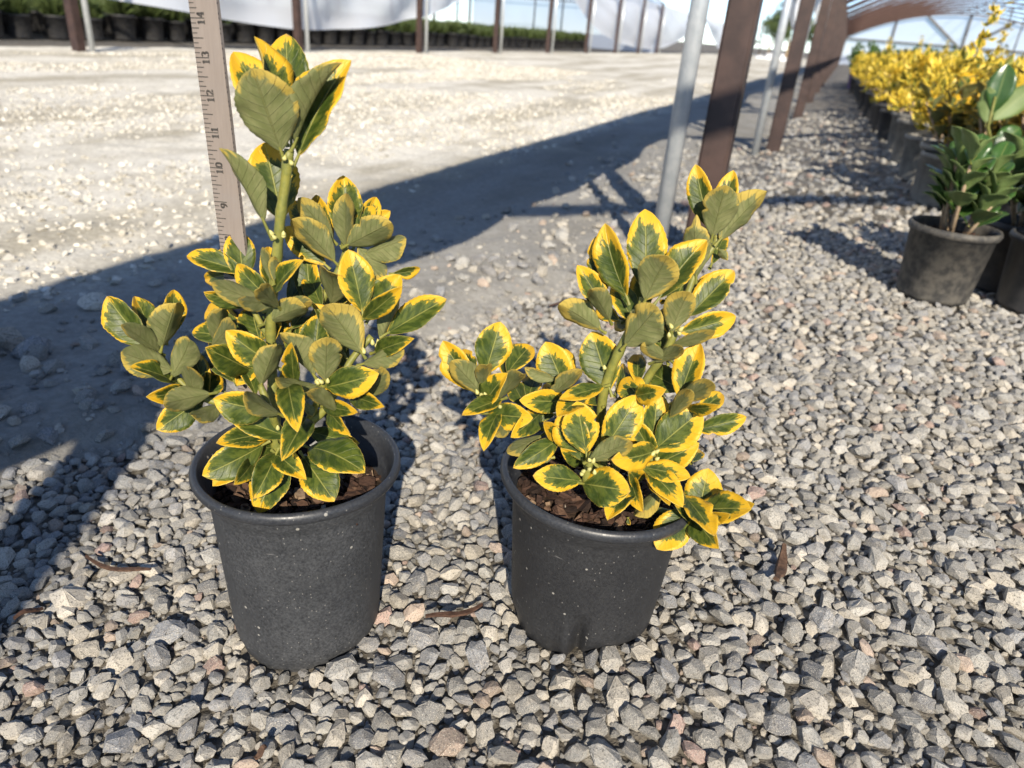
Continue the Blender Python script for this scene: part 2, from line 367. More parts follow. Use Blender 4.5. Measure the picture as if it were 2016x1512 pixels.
_mi = np.array([1 if p.center.y > 2.9 else 0 for p in gravel.data.polygons], np.int32); gravel.data.polygons.foreach_set('material_index', _mi)
def road_z(n, u):
    e = n - nb(u); s = np.clip((e+.02)/.3, 0, 1)
    return np.minimum(-.030, np.maximum(-.046, -.03+(n+.8)*.06)) - .06*s + (fbm(n*1.5, u*.8, 21)-.47)*.03 + (fbm(n*14, u*14, 8)-.47)*.016 + (vnoise(n*55, u*55, 4)-.5)*.006
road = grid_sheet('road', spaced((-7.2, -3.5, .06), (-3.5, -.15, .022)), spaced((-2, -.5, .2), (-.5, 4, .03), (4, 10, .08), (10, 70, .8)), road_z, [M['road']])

# --- crushed stones
def stone_shape(seed, sub=2):
    rs = random.Random(seed); bm = bmesh.new(); pts = []
    while len(pts) < (19 if sub == 2 else 12):
        z = rs.uniform(-1, 1); a = rs.uniform(0, 6.283); q = math.sqrt(1-z*z); p = Vector((q*math.cos(a), q*math.sin(a), z))*rs.uniform(.82, 1.12)
        if all((p-o).length > .36 for o in pts): pts.append(p)
    vs = [bm.verts.new(p) for p in pts]; r = bmesh.ops.convex_hull(bm, input=vs)
    bmesh.ops.delete(bm, geom=[v for v in bm.verts if not v.link_faces], context='VERTS')
    bmesh.ops.dissolve_limit(bm, angle_limit=R(12), verts=bm.verts[:], edges=bm.edges[:])
    if sub == 2:
        bmesh.ops.bevel(bm, geom=bm.edges[:], offset=.035, segments=1, profile=.5, affect='EDGES', clamp_overlap=True)
    bmesh.ops.triangulate(bm, faces=bm.faces[:]); bmesh.ops.recalc_face_normals(bm, faces=bm.faces[:])
    if sub == 2:
        bmesh.ops.subdivide_edges(bm, edges=bm.edges[:], cuts=1, use_grid_fill=True)
        bmesh.ops.triangulate(bm, faces=bm.faces[:])
        for v in bm.verts: v.co *= 1+rs.gauss(0, .030)
    me = bpy.data.meshes.new('stone'); bm.to_mesh(me); bm.free(); me.polygons.foreach_set('use_smooth', [sub == 2]*len(me.polygons)); return me
def shade_sharp(me, ang=28):
    me.update(); 
    try: me.set_sharp_from_angle(angle=R(ang))
    except Exception: pass
protos = bpy.data.collections.new('stone_shapes'); proto_me = []
for i in range(14):
    me = stone_shape(100+i); shade_sharp(me, 14); me.materials.append(M['stone']); proto_me.append(me)
    protos.objects.link(bpy.data.objects.new('stone_shape_%02d' % i, me))
protos_r = bpy.data.collections.new('road_stone_shapes')
for i in range(8):
    me = stone_shape(300+i, 1); me.materials.append(M['road_stone']); protos_r.objects.link(bpy.data.objects.new('road_stone_shape_%02d' % i, me))
def scatter(name, pts, rots, scls, idx, coll, label, cat):
    me = bpy.data.meshes.new(name); n = len(pts); me.vertices.add(n); me.vertices.foreach_set('co', np.asarray(pts, np.float32).ravel())
    for nm, arr in (('rot', rots), ('scl', scls)):
        a = me.attributes.new(nm, 'FLOAT_VECTOR', 'POINT'); a.data.foreach_set('vector', np.asarray(arr, np.float32).ravel())
    a = me.attributes.new('pid', 'INT', 'POINT'); a.data.foreach_set('value', np.asarray(idx, np.int32))
    o = bpy.data.objects.new(name, me); COL.objects.link(o)
    t = bpy.data.node_groups.new(name, 'GeometryNodeTree')
    t.interface.new_socket('Geometry', in_out='INPUT', socket_type='NodeSocketGeometry'); t.interface.new_socket('Geometry', in_out='OUTPUT', socket_type='NodeSocketGeometry')
    gi = t.nodes.new('NodeGroupInput'); go = t.nodes.new('NodeGroupOutput')
    ci = t.nodes.new('GeometryNodeCollectionInfo'); ci.inputs['Collection'].default_value = coll; ci.inputs['Separate Children'].default_value = True; ci.inputs['Reset Children'].default_value = True
    ip = t.nodes.new('GeometryNodeInstanceOnPoints'); ip.inputs['Pick Instance'].default_value = True
    def na(nm, dt):
        x = t.nodes.new('GeometryNodeInputNamedAttribute'); x.data_type = dt; x.inputs[0].default_value = nm; return x.outputs[0]
    t.links.new(gi.outputs[0], ip.inputs['Points']); t.links.new(ci.outputs[0], ip.inputs['Instance']); t.links.new(na('pid', 'INT'), ip.inputs['Instance Index'])
    t.links.new(na('rot', 'FLOAT_VECTOR'), ip.inputs['Rotation']); t.links.new(na('scl', 'FLOAT_VECTOR'), ip.inputs['Scale']); t.links.new(ip.outputs[0], go.inputs[0])
    md = o.modifiers.new('scatter', 'NODES'); md.node_group = t
    return tag(o, label, cat, kind='stuff')
POT_L, POT_R = Vector((-.169, .487, 0)), Vector((.0793, .492, 0))
def pack_stones():
    rs = random.Random(5); cell = .02; gridd = {}; out = []
    def dens_ok(n, u):
        return n > wob1(u) + rs.gauss(0, .06)
    def try_add(n, u, r, k=.71):
        ci, cj = int(n//cell), int(u//cell); rr = 2 if r < .011 else 3
        for i in range(ci-rr, ci+rr+1):
            for j in range(cj-rr, cj+rr+1):
                for (a, b, q) in gridd.get((i, j), ()):
                    if (a-n)**2+(b-u)**2 < ((q+r)*k)**2: return False
        gridd.setdefault((ci, cj), []).append((n, u, r)); return True
    classes = [(.0105, .0140, 1500), (.0080, .0105, 15000), (.0056, .0080, 36000), (.0034, .0056, 70000), (.0018, .0032, 100000)]
    for (a, b, cnt) in classes:
        for _ in range(cnt):
            n = rs.uniform(-1.05, .85); u = rs.uniform(.02, 2.3)**1.0
            if u > 1.25 and b < .0065: continue
            p = P(n, u)
            if p.y < .12: continue
            sx = abs(p.x) - .62 - p.y*.78
            if sx > .25: continue
            if not dens_ok(n, u): continue
            r = rs.uniform(a, b)
            if min((p-POT_L).length, (p-POT_R).length) < .060+r*.4: continue
            if try_add(n, u, r): out.append((n, u, r))
    return out, rs
stones, rs = pack_stones()
near, far_pts = [], []
_bz = bed_z(np.array([t[0] for t in stones]), np.array([t[1] for t in stones]))
for (n, u, r), zb in zip(stones, _bz):
    p = P(n, u); zz = float(zb) + r*rs.uniform(.18, .42)
    p.z = zz; sx, sy, dz = proj(p)
    e = (rs.gauss(0, .35), rs.gauss(0, .35), rs.uniform(0, 6.283)); k = rs.uniform(.9, 1.25)
    s = (r*k*1.12, r*k*rs.uniform(.72, .98), r*rs.uniform(.55, .85)); i = rs.randrange(14)
    vis = 0 < sx < 2016 and 0 < sy < 1512 and not (380 < sx < 780 and 830 < sy < 1310) and not (990 < sx < 1380 and 880 < sy < 1290)
    (near if vis else far_pts).append((r*k/dz, p, e, s, i))
near.sort(key=lambda t: -t[0])
for (_, p, e, s, i) in near[:300]:
    o = bpy.data.objects.new('stone', proto_me[i]); COL.objects.link(o); o.rotation_mode = 'XYZ'
    o.parent = gravel; o.matrix_parent_inverse = Matrix.Rotation(R(20.9), 4, 'Z')
    o.location = p; o.rotation_euler = e; o.scale = s
rest = near[300:]+far_pts
# thinner scatter further down the aisle, where the lens blurs it
_t = []
for _ in range(7000):
    u = 2.2+5.0*rs.random()**1.6; n = rs.uniform(-.85, 1.2+.3*u); r = rs.uniform(.008, .016); p = P(n, u)
    if n < wob1(u)+rs.gauss(0, .09): continue
    _t.append((n, u, r, p))
for (n, u, r, p), zb in zip(_t, bed_z(np.array([t[0] for t in _t]), np.array([t[1] for t in _t]))):
    p.z = float(zb)+r*.25
    rest.append((0, p, (rs.gauss(0, .35), rs.gauss(0, .35), rs.uniform(0, 6.28)), (r*1.2, r*.95, r*.75), rs.randrange(14)))
scatter('gravel', [t[1] for t in rest], [t[2] for t in rest], [t[3] for t in rest], [t[4] for t in rest], protos, 'crushed grey granite gravel spread under the potted shrubs', 'gravel')
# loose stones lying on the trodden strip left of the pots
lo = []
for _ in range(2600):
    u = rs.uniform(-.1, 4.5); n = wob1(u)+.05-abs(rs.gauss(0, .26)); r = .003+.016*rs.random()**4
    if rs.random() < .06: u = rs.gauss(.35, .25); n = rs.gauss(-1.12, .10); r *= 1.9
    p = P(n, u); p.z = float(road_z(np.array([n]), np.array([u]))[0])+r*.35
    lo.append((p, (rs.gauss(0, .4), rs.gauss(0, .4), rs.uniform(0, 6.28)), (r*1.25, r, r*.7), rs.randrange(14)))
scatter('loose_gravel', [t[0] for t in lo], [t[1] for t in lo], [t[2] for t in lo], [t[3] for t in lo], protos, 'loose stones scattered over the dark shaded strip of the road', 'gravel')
rp = []
_rs = np.random.RandomState(9); _u = .2+11*_rs.rand(70000)**1.35; _n = -1.25-5.3*_rs.rand(70000)**.9
_c = fbm(_n*1.3, _u*.45, 33); _z = road_z(_n, _u)
for n, u, c, zr in zip(_n, _u, _c, _z):
    if c < .36+.14*rs.random(): continue
    r = (.003+.008*rs.random()**2)*(1+.07*u); p = P(float(n), float(u)); p.z = float(zr)+r*.12
    rp.append((p, (rs.gauss(0, .4), rs.gauss(0, .4), rs.uniform(0, 6.28)), (r*1.3, r*1.05, r*.7), rs.randrange(8)))
scatter('road_chips', [t[0] for t in rp], [t[1] for t in rp], [t[2] for t in rp], [t[3] for t in rp], protos_r, 'pale limestone chips strewn over the sunlit road', 'gravel')

# ------------------------------------------------------------------ near hoop house (brown posts, galvanised pipes, film roof, raised side curtain)
EAVE, PN, U0, DU, NB = 1.34, -.235, 1.885, 2.37, 20
WID = 11.4
house = empty('hoop_house', P(PN, U0, 0)); tag(house, 'long hoop house with brown posts, arched roof ribs and clear film over the gravel aisle', 'greenhouse')
def arch(n0, wid, eave, rise, k=18):
    c = wid/2; Rr = (c*c+rise*rise)/(2*rise); zc = eave+rise-Rr; pts = []
    a0 = math.asin(c/Rr)
    for i in range(k+1):
        a = -a0+2*a0*i/k; pts.append((n0+c+Rr*math.sin(a), zc+Rr*math.cos(a)))
    return pts
ARC = arch(PN, WID, EAVE, 1.5)
for k in range(-2, NB):
    u = U0+DU*k
    if k >= 0 or True:
        b = P(PN, u, -.05); t = P(PN+.004*k, u+.0, EAVE+.02)
        child(link('post', bar_mesh('post', b, t, .070, up=Nu, bev=.006), M['brownpost']), house)
        pb = P(PN-.082, u-.11, -.05); child(link('pipe', tube_mesh('pipe', [pb, P(PN-.082, u-.11, EAVE-.03)], .0205, 14), M['pipe'], smooth=True), house)
    if k > -2: child(link('roof_rib', tube_mesh('roof_rib', [P(a, u, z) for a, z in ARC], .042, 8), M['rust'], smooth=True), house)
    rb = P(PN+WID, u, -.05); child(link('post', bar_mesh('post', rb, P(PN+WID, u, EAVE+.02), .088, up=Nu), M['brownpost']), house)
UE = U0+DU*(NB-1)+.25; US = U0-2*DU-.2
for i in (8, 9, 10, 13):
    a, z = ARC[i]; child(link('purlin', tube_mesh('purlin', [P(a, U0-DU-.1, z-.03), P(a, UE, z-.03)], .018, 6), M['darkpipe'], smooth=True), house)
V, Fq = [], []
for (uu) in (U0-DU-.15, UE):
    for a, z in ARC: V.append(P(a, uu, z+.03))
K = len(ARC); Fq = [(i, i+1, K+i+1, K+i) for i in range(K-1)]
child(link('roof_film', mesh('roof_film', V, Fq), M['poly_roof'], smooth=True), house)
# side curtain, gathered up under the eave
def curtain_mesh():
    v, f = [], []; us = np.concatenate([np.arange(US, -.3, .12), np.arange(-.3, .2, .05), np.arange(.2, UE, .12)]); zs = np.linspace(0, 1, 9)
    for iu, uu in enumerate(us):
        lowz = (.615 if uu < 2.1 else min(.78, .615+(uu-2.1)*.095))+.015*math.sin(uu*2.1)+.012*math.sin(uu*5.3)
        if uu > 4.3: lowz -= .16*max(0, math.sin(uu*2.65+1.0))**2
        for iz, q in enumerate(zs):
            z = (EAVE+.03)*(1-q)+lowz*q; v.append(P(PN-.075-.018*math.sin(iz*2.6+uu*.7)-.02*q*math.sin(uu*7), uu, z))
    K = len(zs)
    for i in range(len(us)-1):
        for j in range(K-1): f.append((i*K+j, i*K+j+1, (i+1)*K+j+1, (i+1)*K+j))
    return mesh('side_curtain', v, f)
child(link('side_curtain', curtain_mesh(), M['curtain'], smooth=True), house)
# a loose corner of the curtain hangs down by the second post
def on_n(px, py, nn):
    d = ray(px, py); return CAM+d*((nn-CAM.dot(Nn))/d.dot(Nn))
v, f = [], []; L0, L1 = [(1552, -30), (1553, 10), (1561, 50), (1574, 96)], [(1606, -30), (1600, 10), (1588, 50), (1579, 98)]
for i in range(13):
    t = i/12*3; k = min(2, int(t)); q = t-k
    a = on_n(L0[k][0]*(1-q)+L0[k+1][0]*q, L0[k][1]*(1-q)+L0[k+1][1]*q, PN-.12); b = on_n(L1[k][0]*(1-q)+L1[k+1][0]*q, L1[k][1]*(1-q)+L1[k+1][1]*q, PN-.12)
    for j in range(9): v.append(a.lerp(b, j/8)+Nn*(.03*math.sin(j*1.9+i*.4)))
for i in range(12):
    for j in range(8): f.append((i*9+j, i*9+j+1, i*9+j+10, i*9+j+9))
child(link('curtain_corner', mesh('curtain_corner', v, f), M['curtain'], smooth=True), house)
# unseen film flap beside the camera, added to half shade the left foreground
v, f = [], []; us = np.arange(US, .081, .08)
for i, uu in enumerate(us):
    zl = .10+.02*math.sin(uu*4) if uu < -.3 else .10+.5*(uu+.3)/.4
    for j in range(7): v.append(P(PN-.075+.012*math.sin(uu*9+j), uu, .66*(1-j/6)+zl*j/6))
for i in range(len(us)-1):
    for j in range(6): f.append((i*7+j, i*7+j+1, (i+1)*7+j+1, (i+1)*7+j))
child(link('shade_flap', mesh('shade_flap', v, f), mat_poly('shade_flap_film', .24), smooth=True), house)
# end wall
wall_pts = [P(a, UE, z) for a, z in ARC]
v = [P(PN, UE, -.05)]+wall_pts+[P(PN+WID, UE, -.05)]
child(link('end_film', mesh('end_film', v, [tuple(range(len(v)))]), M['end_film']), house)
def zarc(n):
    for (a, z), (b, y) in zip(ARC, ARC[1:]):
        if a <= n <= b: return z+(y-z)*(n-a)/(b-a)
    return EAVE
for n in (2.1, 5.5, 8.9): child(link('end_stud', bar_mesh('end_stud', P(n, UE-.08, -.05), P(n, UE-.08, zarc(n)), .12, up=Nu), M['darkpipe']), house)
child(link('end_girt', bar_mesh('end_girt', P(PN, UE-.12, 1.30), P(PN+WID, UE-.12, 1.30), .10), M['darkpipe']), house)
for a, b in ((5.3, 3.5), (5.7, 7.5)): child(link('end_brace', bar_mesh('end_brace', P(a, UE-.16, 1.32), P(b, UE-.16, zarc(b)-.03), .10), M['darkpipe']), house)
for k in range(9):            # inner support pipes down the middle of the house
    u = 14+k*3.3; child(link('support_pipe', tube_mesh('support_pipe', [P(6.2, u, -.05), P(6.2, u, zarc(6.2))], .03, 8), M['darkpipe'], smooth=True), house)

# ------------------------------------------------------------------ far hoop house across the road
FNp, FU0, FDU = -6.62, 5.38, 3.33
fh = empty('hoop_house', Q(FNp, FU0, 0)); tag(fh, 'far hoop house across the pale road with drooping white plastic sheets', 'greenhouse')
FAR = arch(FNp-8.5, 8.5, 1.75, 1.3, 14)
for k in range(-1, 9):
    u = FU0+FDU*k; ub = u
    child(link('post', bar_mesh('post', Q(FNp, u, -.06), Q(FNp, u, 1.77), .085, up=Fu), M['brownpost']), fh)
    child(link('pipe', tube_mesh('pipe', [Q(FNp+.10, u+.06, -.06), Q(FNp+.10, u+.06, 1.72)], .027, 10), M['pipe'], smooth=True), fh)
    child(link('roof_rib', tube_mesh('roof_rib', [Q(a, u, z) for a, z in FAR], .026, 6), M['brownpost'], smooth=True), fh)
    child(link('post', bar_mesh('post', Q(FNp-8.5, u, -.06), Q(FNp-8.5, u, 1.77), .085, up=Fu), M['brownpost']), fh)
    child(link('support_pipe', tube_mesh('support_pipe', [Q(FNp-4.2, u, -.06), Q(FNp-4.2, u, 2.95)], .03, 8), M['darkpipe'], smooth=True), fh)
    if k % 2 == 0: child(link('truss', bar_mesh('truss', Q(FNp-8.5, u, 1.6), Q(FNp, u, 1.6), .04), M['darkpipe']), fh)
fe0, fe1 = FU0-FDU-.3, FU0+FDU*8+.3
V = []
for uu in (fe0, fe1):
    for a, z in FAR: V.append(Q(a, uu, z+.03))
K = len(FAR); child(link('roof_film', mesh('roof_film', V, [(i, i+1, K+i+1, K+i) for i in range(K-1)]), M['poly_wall'], smooth=True), fh)
vv = [Q(FNp-8.5, fe1, -.06)]+[Q(a, fe1, z) for a, z in FAR]+[Q(FNp, fe1, -.06)]
child(link('end_film', mesh('end_film', vv, [tuple(range(len(vv)))]), M['end_film']), fh)
child(link('back_film', mesh('back_film', [Q(FNp-8.5, fe0, .25), Q(FNp-8.5, fe1, .25), Q(FNp-8.5, fe1, 1.78), Q(FNp-8.5, fe0, 1.78)], [(0, 1, 2, 3)]), M['poly_wall']), fh)
def drape(edge_px, nn, seed):
    """white sheet hanging from the eave; lower edge surveyed from the photograph onto the upright plane n = nn"""
    low = []
    for x, y in edge_px:
        d = ray(x, y); t = (nn-CAM.dot(Fn))/d.dot(Fn); p = CAM+d*t; low.append((p.dot(Fu), p.z))
    u0, u1 = low[0][0], low[-1][0]; v, f = [], []; NU, NZ = 70, 16
    for i in range(NU+1):
        uu = u0+(u1-u0)*i/NU; zl = np.interp(uu, [a for a, b in low], [b for a, b in low])
        for j in range(NZ+1):
            q = j/NZ; z = 1.74*(1-q)+zl*q
            bel = .28*math.sin(math.pi*min(1, q*1.08))*math.sin(math.pi*i/NU)**.6 + (1 if seed == 1 else .45)*(.10*math.sin(uu*(3.1 if seed == 1 else 1.1)+q*4+seed)+.07*math.sin(uu*(5.0 if seed == 1 else 1.7)+z*9+seed*2)*(1-q*.6)+.06*math.sin(z*15+uu*2.6)*(1-q)+(.05 if seed == 1 else 0)*math.sin(uu*11+z*5)*(1-q))
            v.append(Q(nn-.06+bel*.55, uu, z))
    for i in range(NU):
        for j in range(NZ): f.append((i*(NZ+1)+j, i*(NZ+1)+j+1, (i+1)*(NZ+1)+j+1, (i+1)*(NZ+1)+j))
    child(link('plastic_sheet', mesh('plastic_sheet', v, f), M['sheet'], smooth=True), fh)
drape([(212, -4), (290, 10), (370, 24), (440, 37), (520, 50), (580, 58), (640, 60), (700, 58), (770, 50), (830, 36), (880, 18), (925, -2)], FNp-.25, 1)
drape([(1132, -6), (1160, 38), (1185, 66), (1220, 84), (1250, 93), (1285, 98), (1310, 94), (1345, 78), (1368, 58), (1385, 36)], FNp-.2, 2)
drape([(1385, 30), (1400, 62), (1415, 96), (1428, 100), (1440, 60)], FNp-.2, 3)

# ------------------------------------------------------------------ leaf builder
def prof(t): return max(0.0, math.sin(math.pi*min(1, t**1.18)))**.70
def leaf_mesh(P0, P1, width, ntop, fold=25, bend=.04, curl=.05, seed=0, NR=26, NC=4, pet=.10, mats=None, thick=.0005, wavy=.04, dead=False, mg=0.0):
    rr = random.Random(seed); a = (P1-P0); L = a.length; a.normalize()
    s = a.cross(ntop).normalized(); n = s.cross(a)
    fo = R(fold); V, LU, LV, ED = [], [], [], []; ph = rr.uniform(0, 6.28); wk = rr.uniform(1.6, 3.0); asym = rr.uniform(-.06, .06)
    bite = rr.random() < .12; bt = rr.uniform(.3, .8); bs = rr.choice((-1, 1))
    nv = 2*NC+1
    for lay in (0, 1):
        for i in range(NR+1):
            t = i/NR; w = prof(t); hw = .5*width*w
            if i % 2 == 1 and .12 < t < .97: hw *= .966
            for j in range(-NC, NC+1):
                v = j/NC; hw2 = hw*(1+asym*v)
                if bite and j*bs > 0: hw2 *= 1-.28*math.exp(-((t-bt)/.05)**2)
                f2 = fo*(.75+.35*t)
                y = v*hw2*math.cos(f2); z = hw2*(math.sqrt(v*v+.03)-.173)*math.sin(f2)
                z += 4*bend*L*t*(1-t) - curl*L*t**3 + wavy*width*math.sin(wk*6.283*t+ph+(1.3 if v > 0 else 0))*v*v*w
                if dead and t > .82: z += (t-.82)*L*.9; y *= .55
                p = P0 + a*((pet+(1-pet)*t)*L) + s*y + n*z
                if lay: p = p - n*thick
                V.append(p); LU.append(v); LV.append(t); ED.append(min((1-abs(v))*w, (1-t)*2.2))
    Fc, MI = [], []; o = (NR+1)*nv
    for i in range(NR):
        for j in range(nv-1):
            q = i*nv+j; Fc.append((q, q+1, q+nv+1, q+nv)); MI.append(0)
            Fc.append((o+q, o+q+nv, o+q+nv+1, o+q+1)); MI.append(1)
        for j in (0, nv-1):
            q = i*nv+j; Fc.append((q, q+nv, o+q+nv, o+q) if j == 0 else (q+nv, q, o+q, o+q+nv)); MI.append(1)
    # petiole
    k0 = len(V); seg = 6; pts = [P0, P0+a*(pet*L*.5)-n*(.004*L), P0+a*((pet+.06)*L)]
    for i, c in enumerate(pts):
        rad = (.0016, .0012, .0009)[i]
        for k in range(seg):
            an = 6.283*k/seg; V.append(c+(s*math.cos(an)+n*math.sin(an))*rad); LU.append(0); LV.append(0); ED.append(1)
    for i in range(2):
        for k in range(seg): Fc.append((k0+i*seg+k, k0+i*seg+(k+1) % seg, k0+(i+1)*seg+(k+1) % seg, k0+(i+1)*seg+k)); MI.append(2)
    me = mesh('leaf', V, Fc)
    for m in (mats or (M['leaf_top'], M['leaf_under'], M['stem'])): me.materials.append(m)
    me.polygons.foreach_set('material_index', MI); me.polygons.foreach_set('use_smooth', [True]*len(Fc))
    for nm, arr in (('lu', LU), ('lv', LV), ('edge', ED), ('mg', [mg]*len(V))):
        at = me.attributes.new(nm, 'FLOAT', 'POINT'); at.data.foreach_set('value', arr)
    return me
def px_leaf(parent, base, tip, wpx, side, Y0, dtip, phi=0, fold=25, bend=.04, curl=.05, seed=0, **kw):
    """leaf between two surveyed points; Y0 = how far away its base is, dtip = how much further its tip"""
    A = on_y(base[0], base[1], Y0); B = on_y(tip[0], tip[1], Y0+dtip); L = (B-A).length
    want = random.Random(seed*3+1).uniform(.043, .054)
    if L < want and wpx > 24 and not kw.get('mats'):      # its base is hidden in the whorl: run it back to the stem
        ax0 = (A-B).normalized(); A = A + ax0*min(want-L, .42*L); L = (B-A).length
        if L < want:
            dd = min(.024, math.sqrt(max(0, want*want-L*L))*.8); B = on_y(tip[0], tip[1], Y0+dtip+(dd if dtip > 0 else -dd))
    mid = (A+B)/2; width = wpx*(mid-CAM).dot(cF)/FPX; L = (B-A).length
    ax = (B-A).normalized(); vdir = (CAM-mid).normalized(); nt = (vdir-ax*vdir.dot(ax)).normalized()
    if side == 'u': nt = -nt
    nt = Matrix.Rotation(R(phi), 3, ax) @ nt
    c = max(.45, abs(math.cos(R(phi))))*math.cos(R(fold)*.8); width = min(width*1.10/c, L*.64)
    o = link('leaf', leaf_mesh(A, B, width, nt, fold, bend, curl, seed, **kw)); child(o, parent); return o
def zA(x, y): return (180+x/2.8, 40+y/2.8)
def zB(x, y): return (180+x/2.5194, 440+y/2.5194)
def zC(x, y): return (840+x/2.9647, 300+y/2.9647)
def zD(x, y): return (840+x/2.9647, 600+y/2.9647)
SC = {'A': (zA, 1/2.8), 'B': (zB, 1/2.5194), 'C': (zC, 1/2.9647), 'D': (zD, 1/2.9647)}
def add_leaves(parent, zone, Yc, rows, seed0, mgf=None):
    fn, sc = SC[zone]
    for i, row in enumerate(rows):
        bx, by, tx, ty, wz, side, off, dt = row[:8]; opt = dict(row[8]) if len(row) > 8 else {}
        rr = random.Random(seed0+i)
        opt.setdefault('phi', rr.uniform(-32, 32)); opt.setdefault('fold', rr.uniform(22, 40)); opt.setdefault('bend', rr.uniform(-.01, .05)); opt.setdefault('curl', rr.uniform(.02, .10))
        opt.setdefault('mg', (mgf(bx, by) if mgf else 0.0)+rr.uniform(-.12, .10))
        px_leaf(parent, fn(bx, by), fn(tx, ty), wz*sc, side, Yc+off/1000., dt/1000., seed=seed0+i, **opt)
def add_stem(parent, pts, r0, r1, mat='stem'):
    """pts: (zone, x, y, off mm)"""
    w = [on_y(*SC[z][0](x, y), parent['_Y']+o/1000.) for z, x, y, o in pts]
    # smooth the line a little
    q = []
    for i in range(len(w)-1):
        for k in range(4):
            t = k/4; a = w[max(i-1, 0)]; b = w[i]; c = w[i+1]; d = w[min(i+2, len(w)-1)]
            q.append(.5*((2*b)+(c-a)*t+(2*a-5*b+4*c-d)*t*t+(3*b-a-3*c+d)*t**3))
    q.append(w[-1]); n = len(q); rad = [r0+(r1-r0)*i/(n-1) for i in range(n)]
    rad = [r*(1.18 if i % 5 == 0 else 1) for i, r in enumerate(rad)]
    child(link('stem', tube_mesh('stem', q, rad, 8), M[mat], smooth=True), parent)
bud_v = []
def bud_mesh():
    return lathe_mesh('bud', [(.0002, 0), (.55, .18), (.8, .5), (.7, .9), (.42, 1.3), (.12, 1.6), (.0005, 1.68)], 8)
bme = bud_mesh(); bme.materials.append(M['bud']); bme.polygons.foreach_set('use_smooth', [True]*len(bme.polygons))
def add_buds(parent, zone, lst):
    for i, (x, y, off) in enumerate(lst):
        p = on_y(*SC[zone][0](x, y), parent['_Y']+off/1000.); rr = random.Random(x*31+y)
        o = bpy.data.objects.new('bud', bme); COL.objects.link(o); o.parent = parent; o.matrix_parent_inverse = Matrix.Translation(parent.location).inverted()
        o.location = p; o.scale = (.0021, .0021, .0024+.001*rr.random()); o.rotation_euler = (rr.uniform(-.7, .7), rr.uniform(-.7, .7), 0)

# ------------------------------------------------------------------ pots
def make_pot(parent, c, z0, H, mat, dent=None, seg=96, seed=1):
    rr = random.Random(seed)
    body = [(.001, .004), (.052, .004), (.0555, .000), (.0585, .004), (.0600, .012), (.0632, .022), (.0640, .030)]
    for i in range(1, 31): body.append((.0640+(.0708-.0640)*i/30, .030+(H-.024-.030)*i/30))
    body += [(.0716, H-.0225), (.0722, H-.020), (.0735, H-.0125)]
    ph = [rr.uniform(0, 6.28) for _ in range(6)]
    def bump(p, a):
        k = 1+.006*math.sin(2*a+ph[0])+.003*math.sin(5*a+ph[1])
        if p.z < .02: k *= 1-.02*max(0, math.sin(6*a+ph[2]))**3
        q = Vector((p.x*k, p.y*k, p.z))
        if p.z < .012: q.z += .004*max(0, math.sin(5*a+ph[3]))**4
        if dent: q = dent(q, a)
        return q
    b = link('pot', lathe_mesh('pot', body, seg, bump), mat, smooth=True); b.parent = parent; b.location = (0, 0, z0)
    def rb(p, a):
        k = 1+.006*math.sin(2*a+ph[0])+.003*math.sin(5*a+ph[1]); return Vector((p.x*k, p.y*k, p.z+.0012*math.sin(2*a+ph[4])))
    rim = [(.0722, H-.0127), (.0745, H-.0135), (.0762, H-.0128), (.0770, H-.0108), (.0792, H-.0104), (.0812, H-.0092), (.0824, H-.0066), (.0824, H-.0040), (.0814, H-.0016), (.0796, H-.0003), (.0778, H-.0005), (.0764, H-.0022), (.0752, H-.006), (.0722, H-.012), (.0705, H-.020), (.0680, H-.0215), (.0640, .080)]
    r = link('rim', lathe_mesh('rim', rim, seg, rb), M['rim'], smooth=True); r.parent = b
    return b
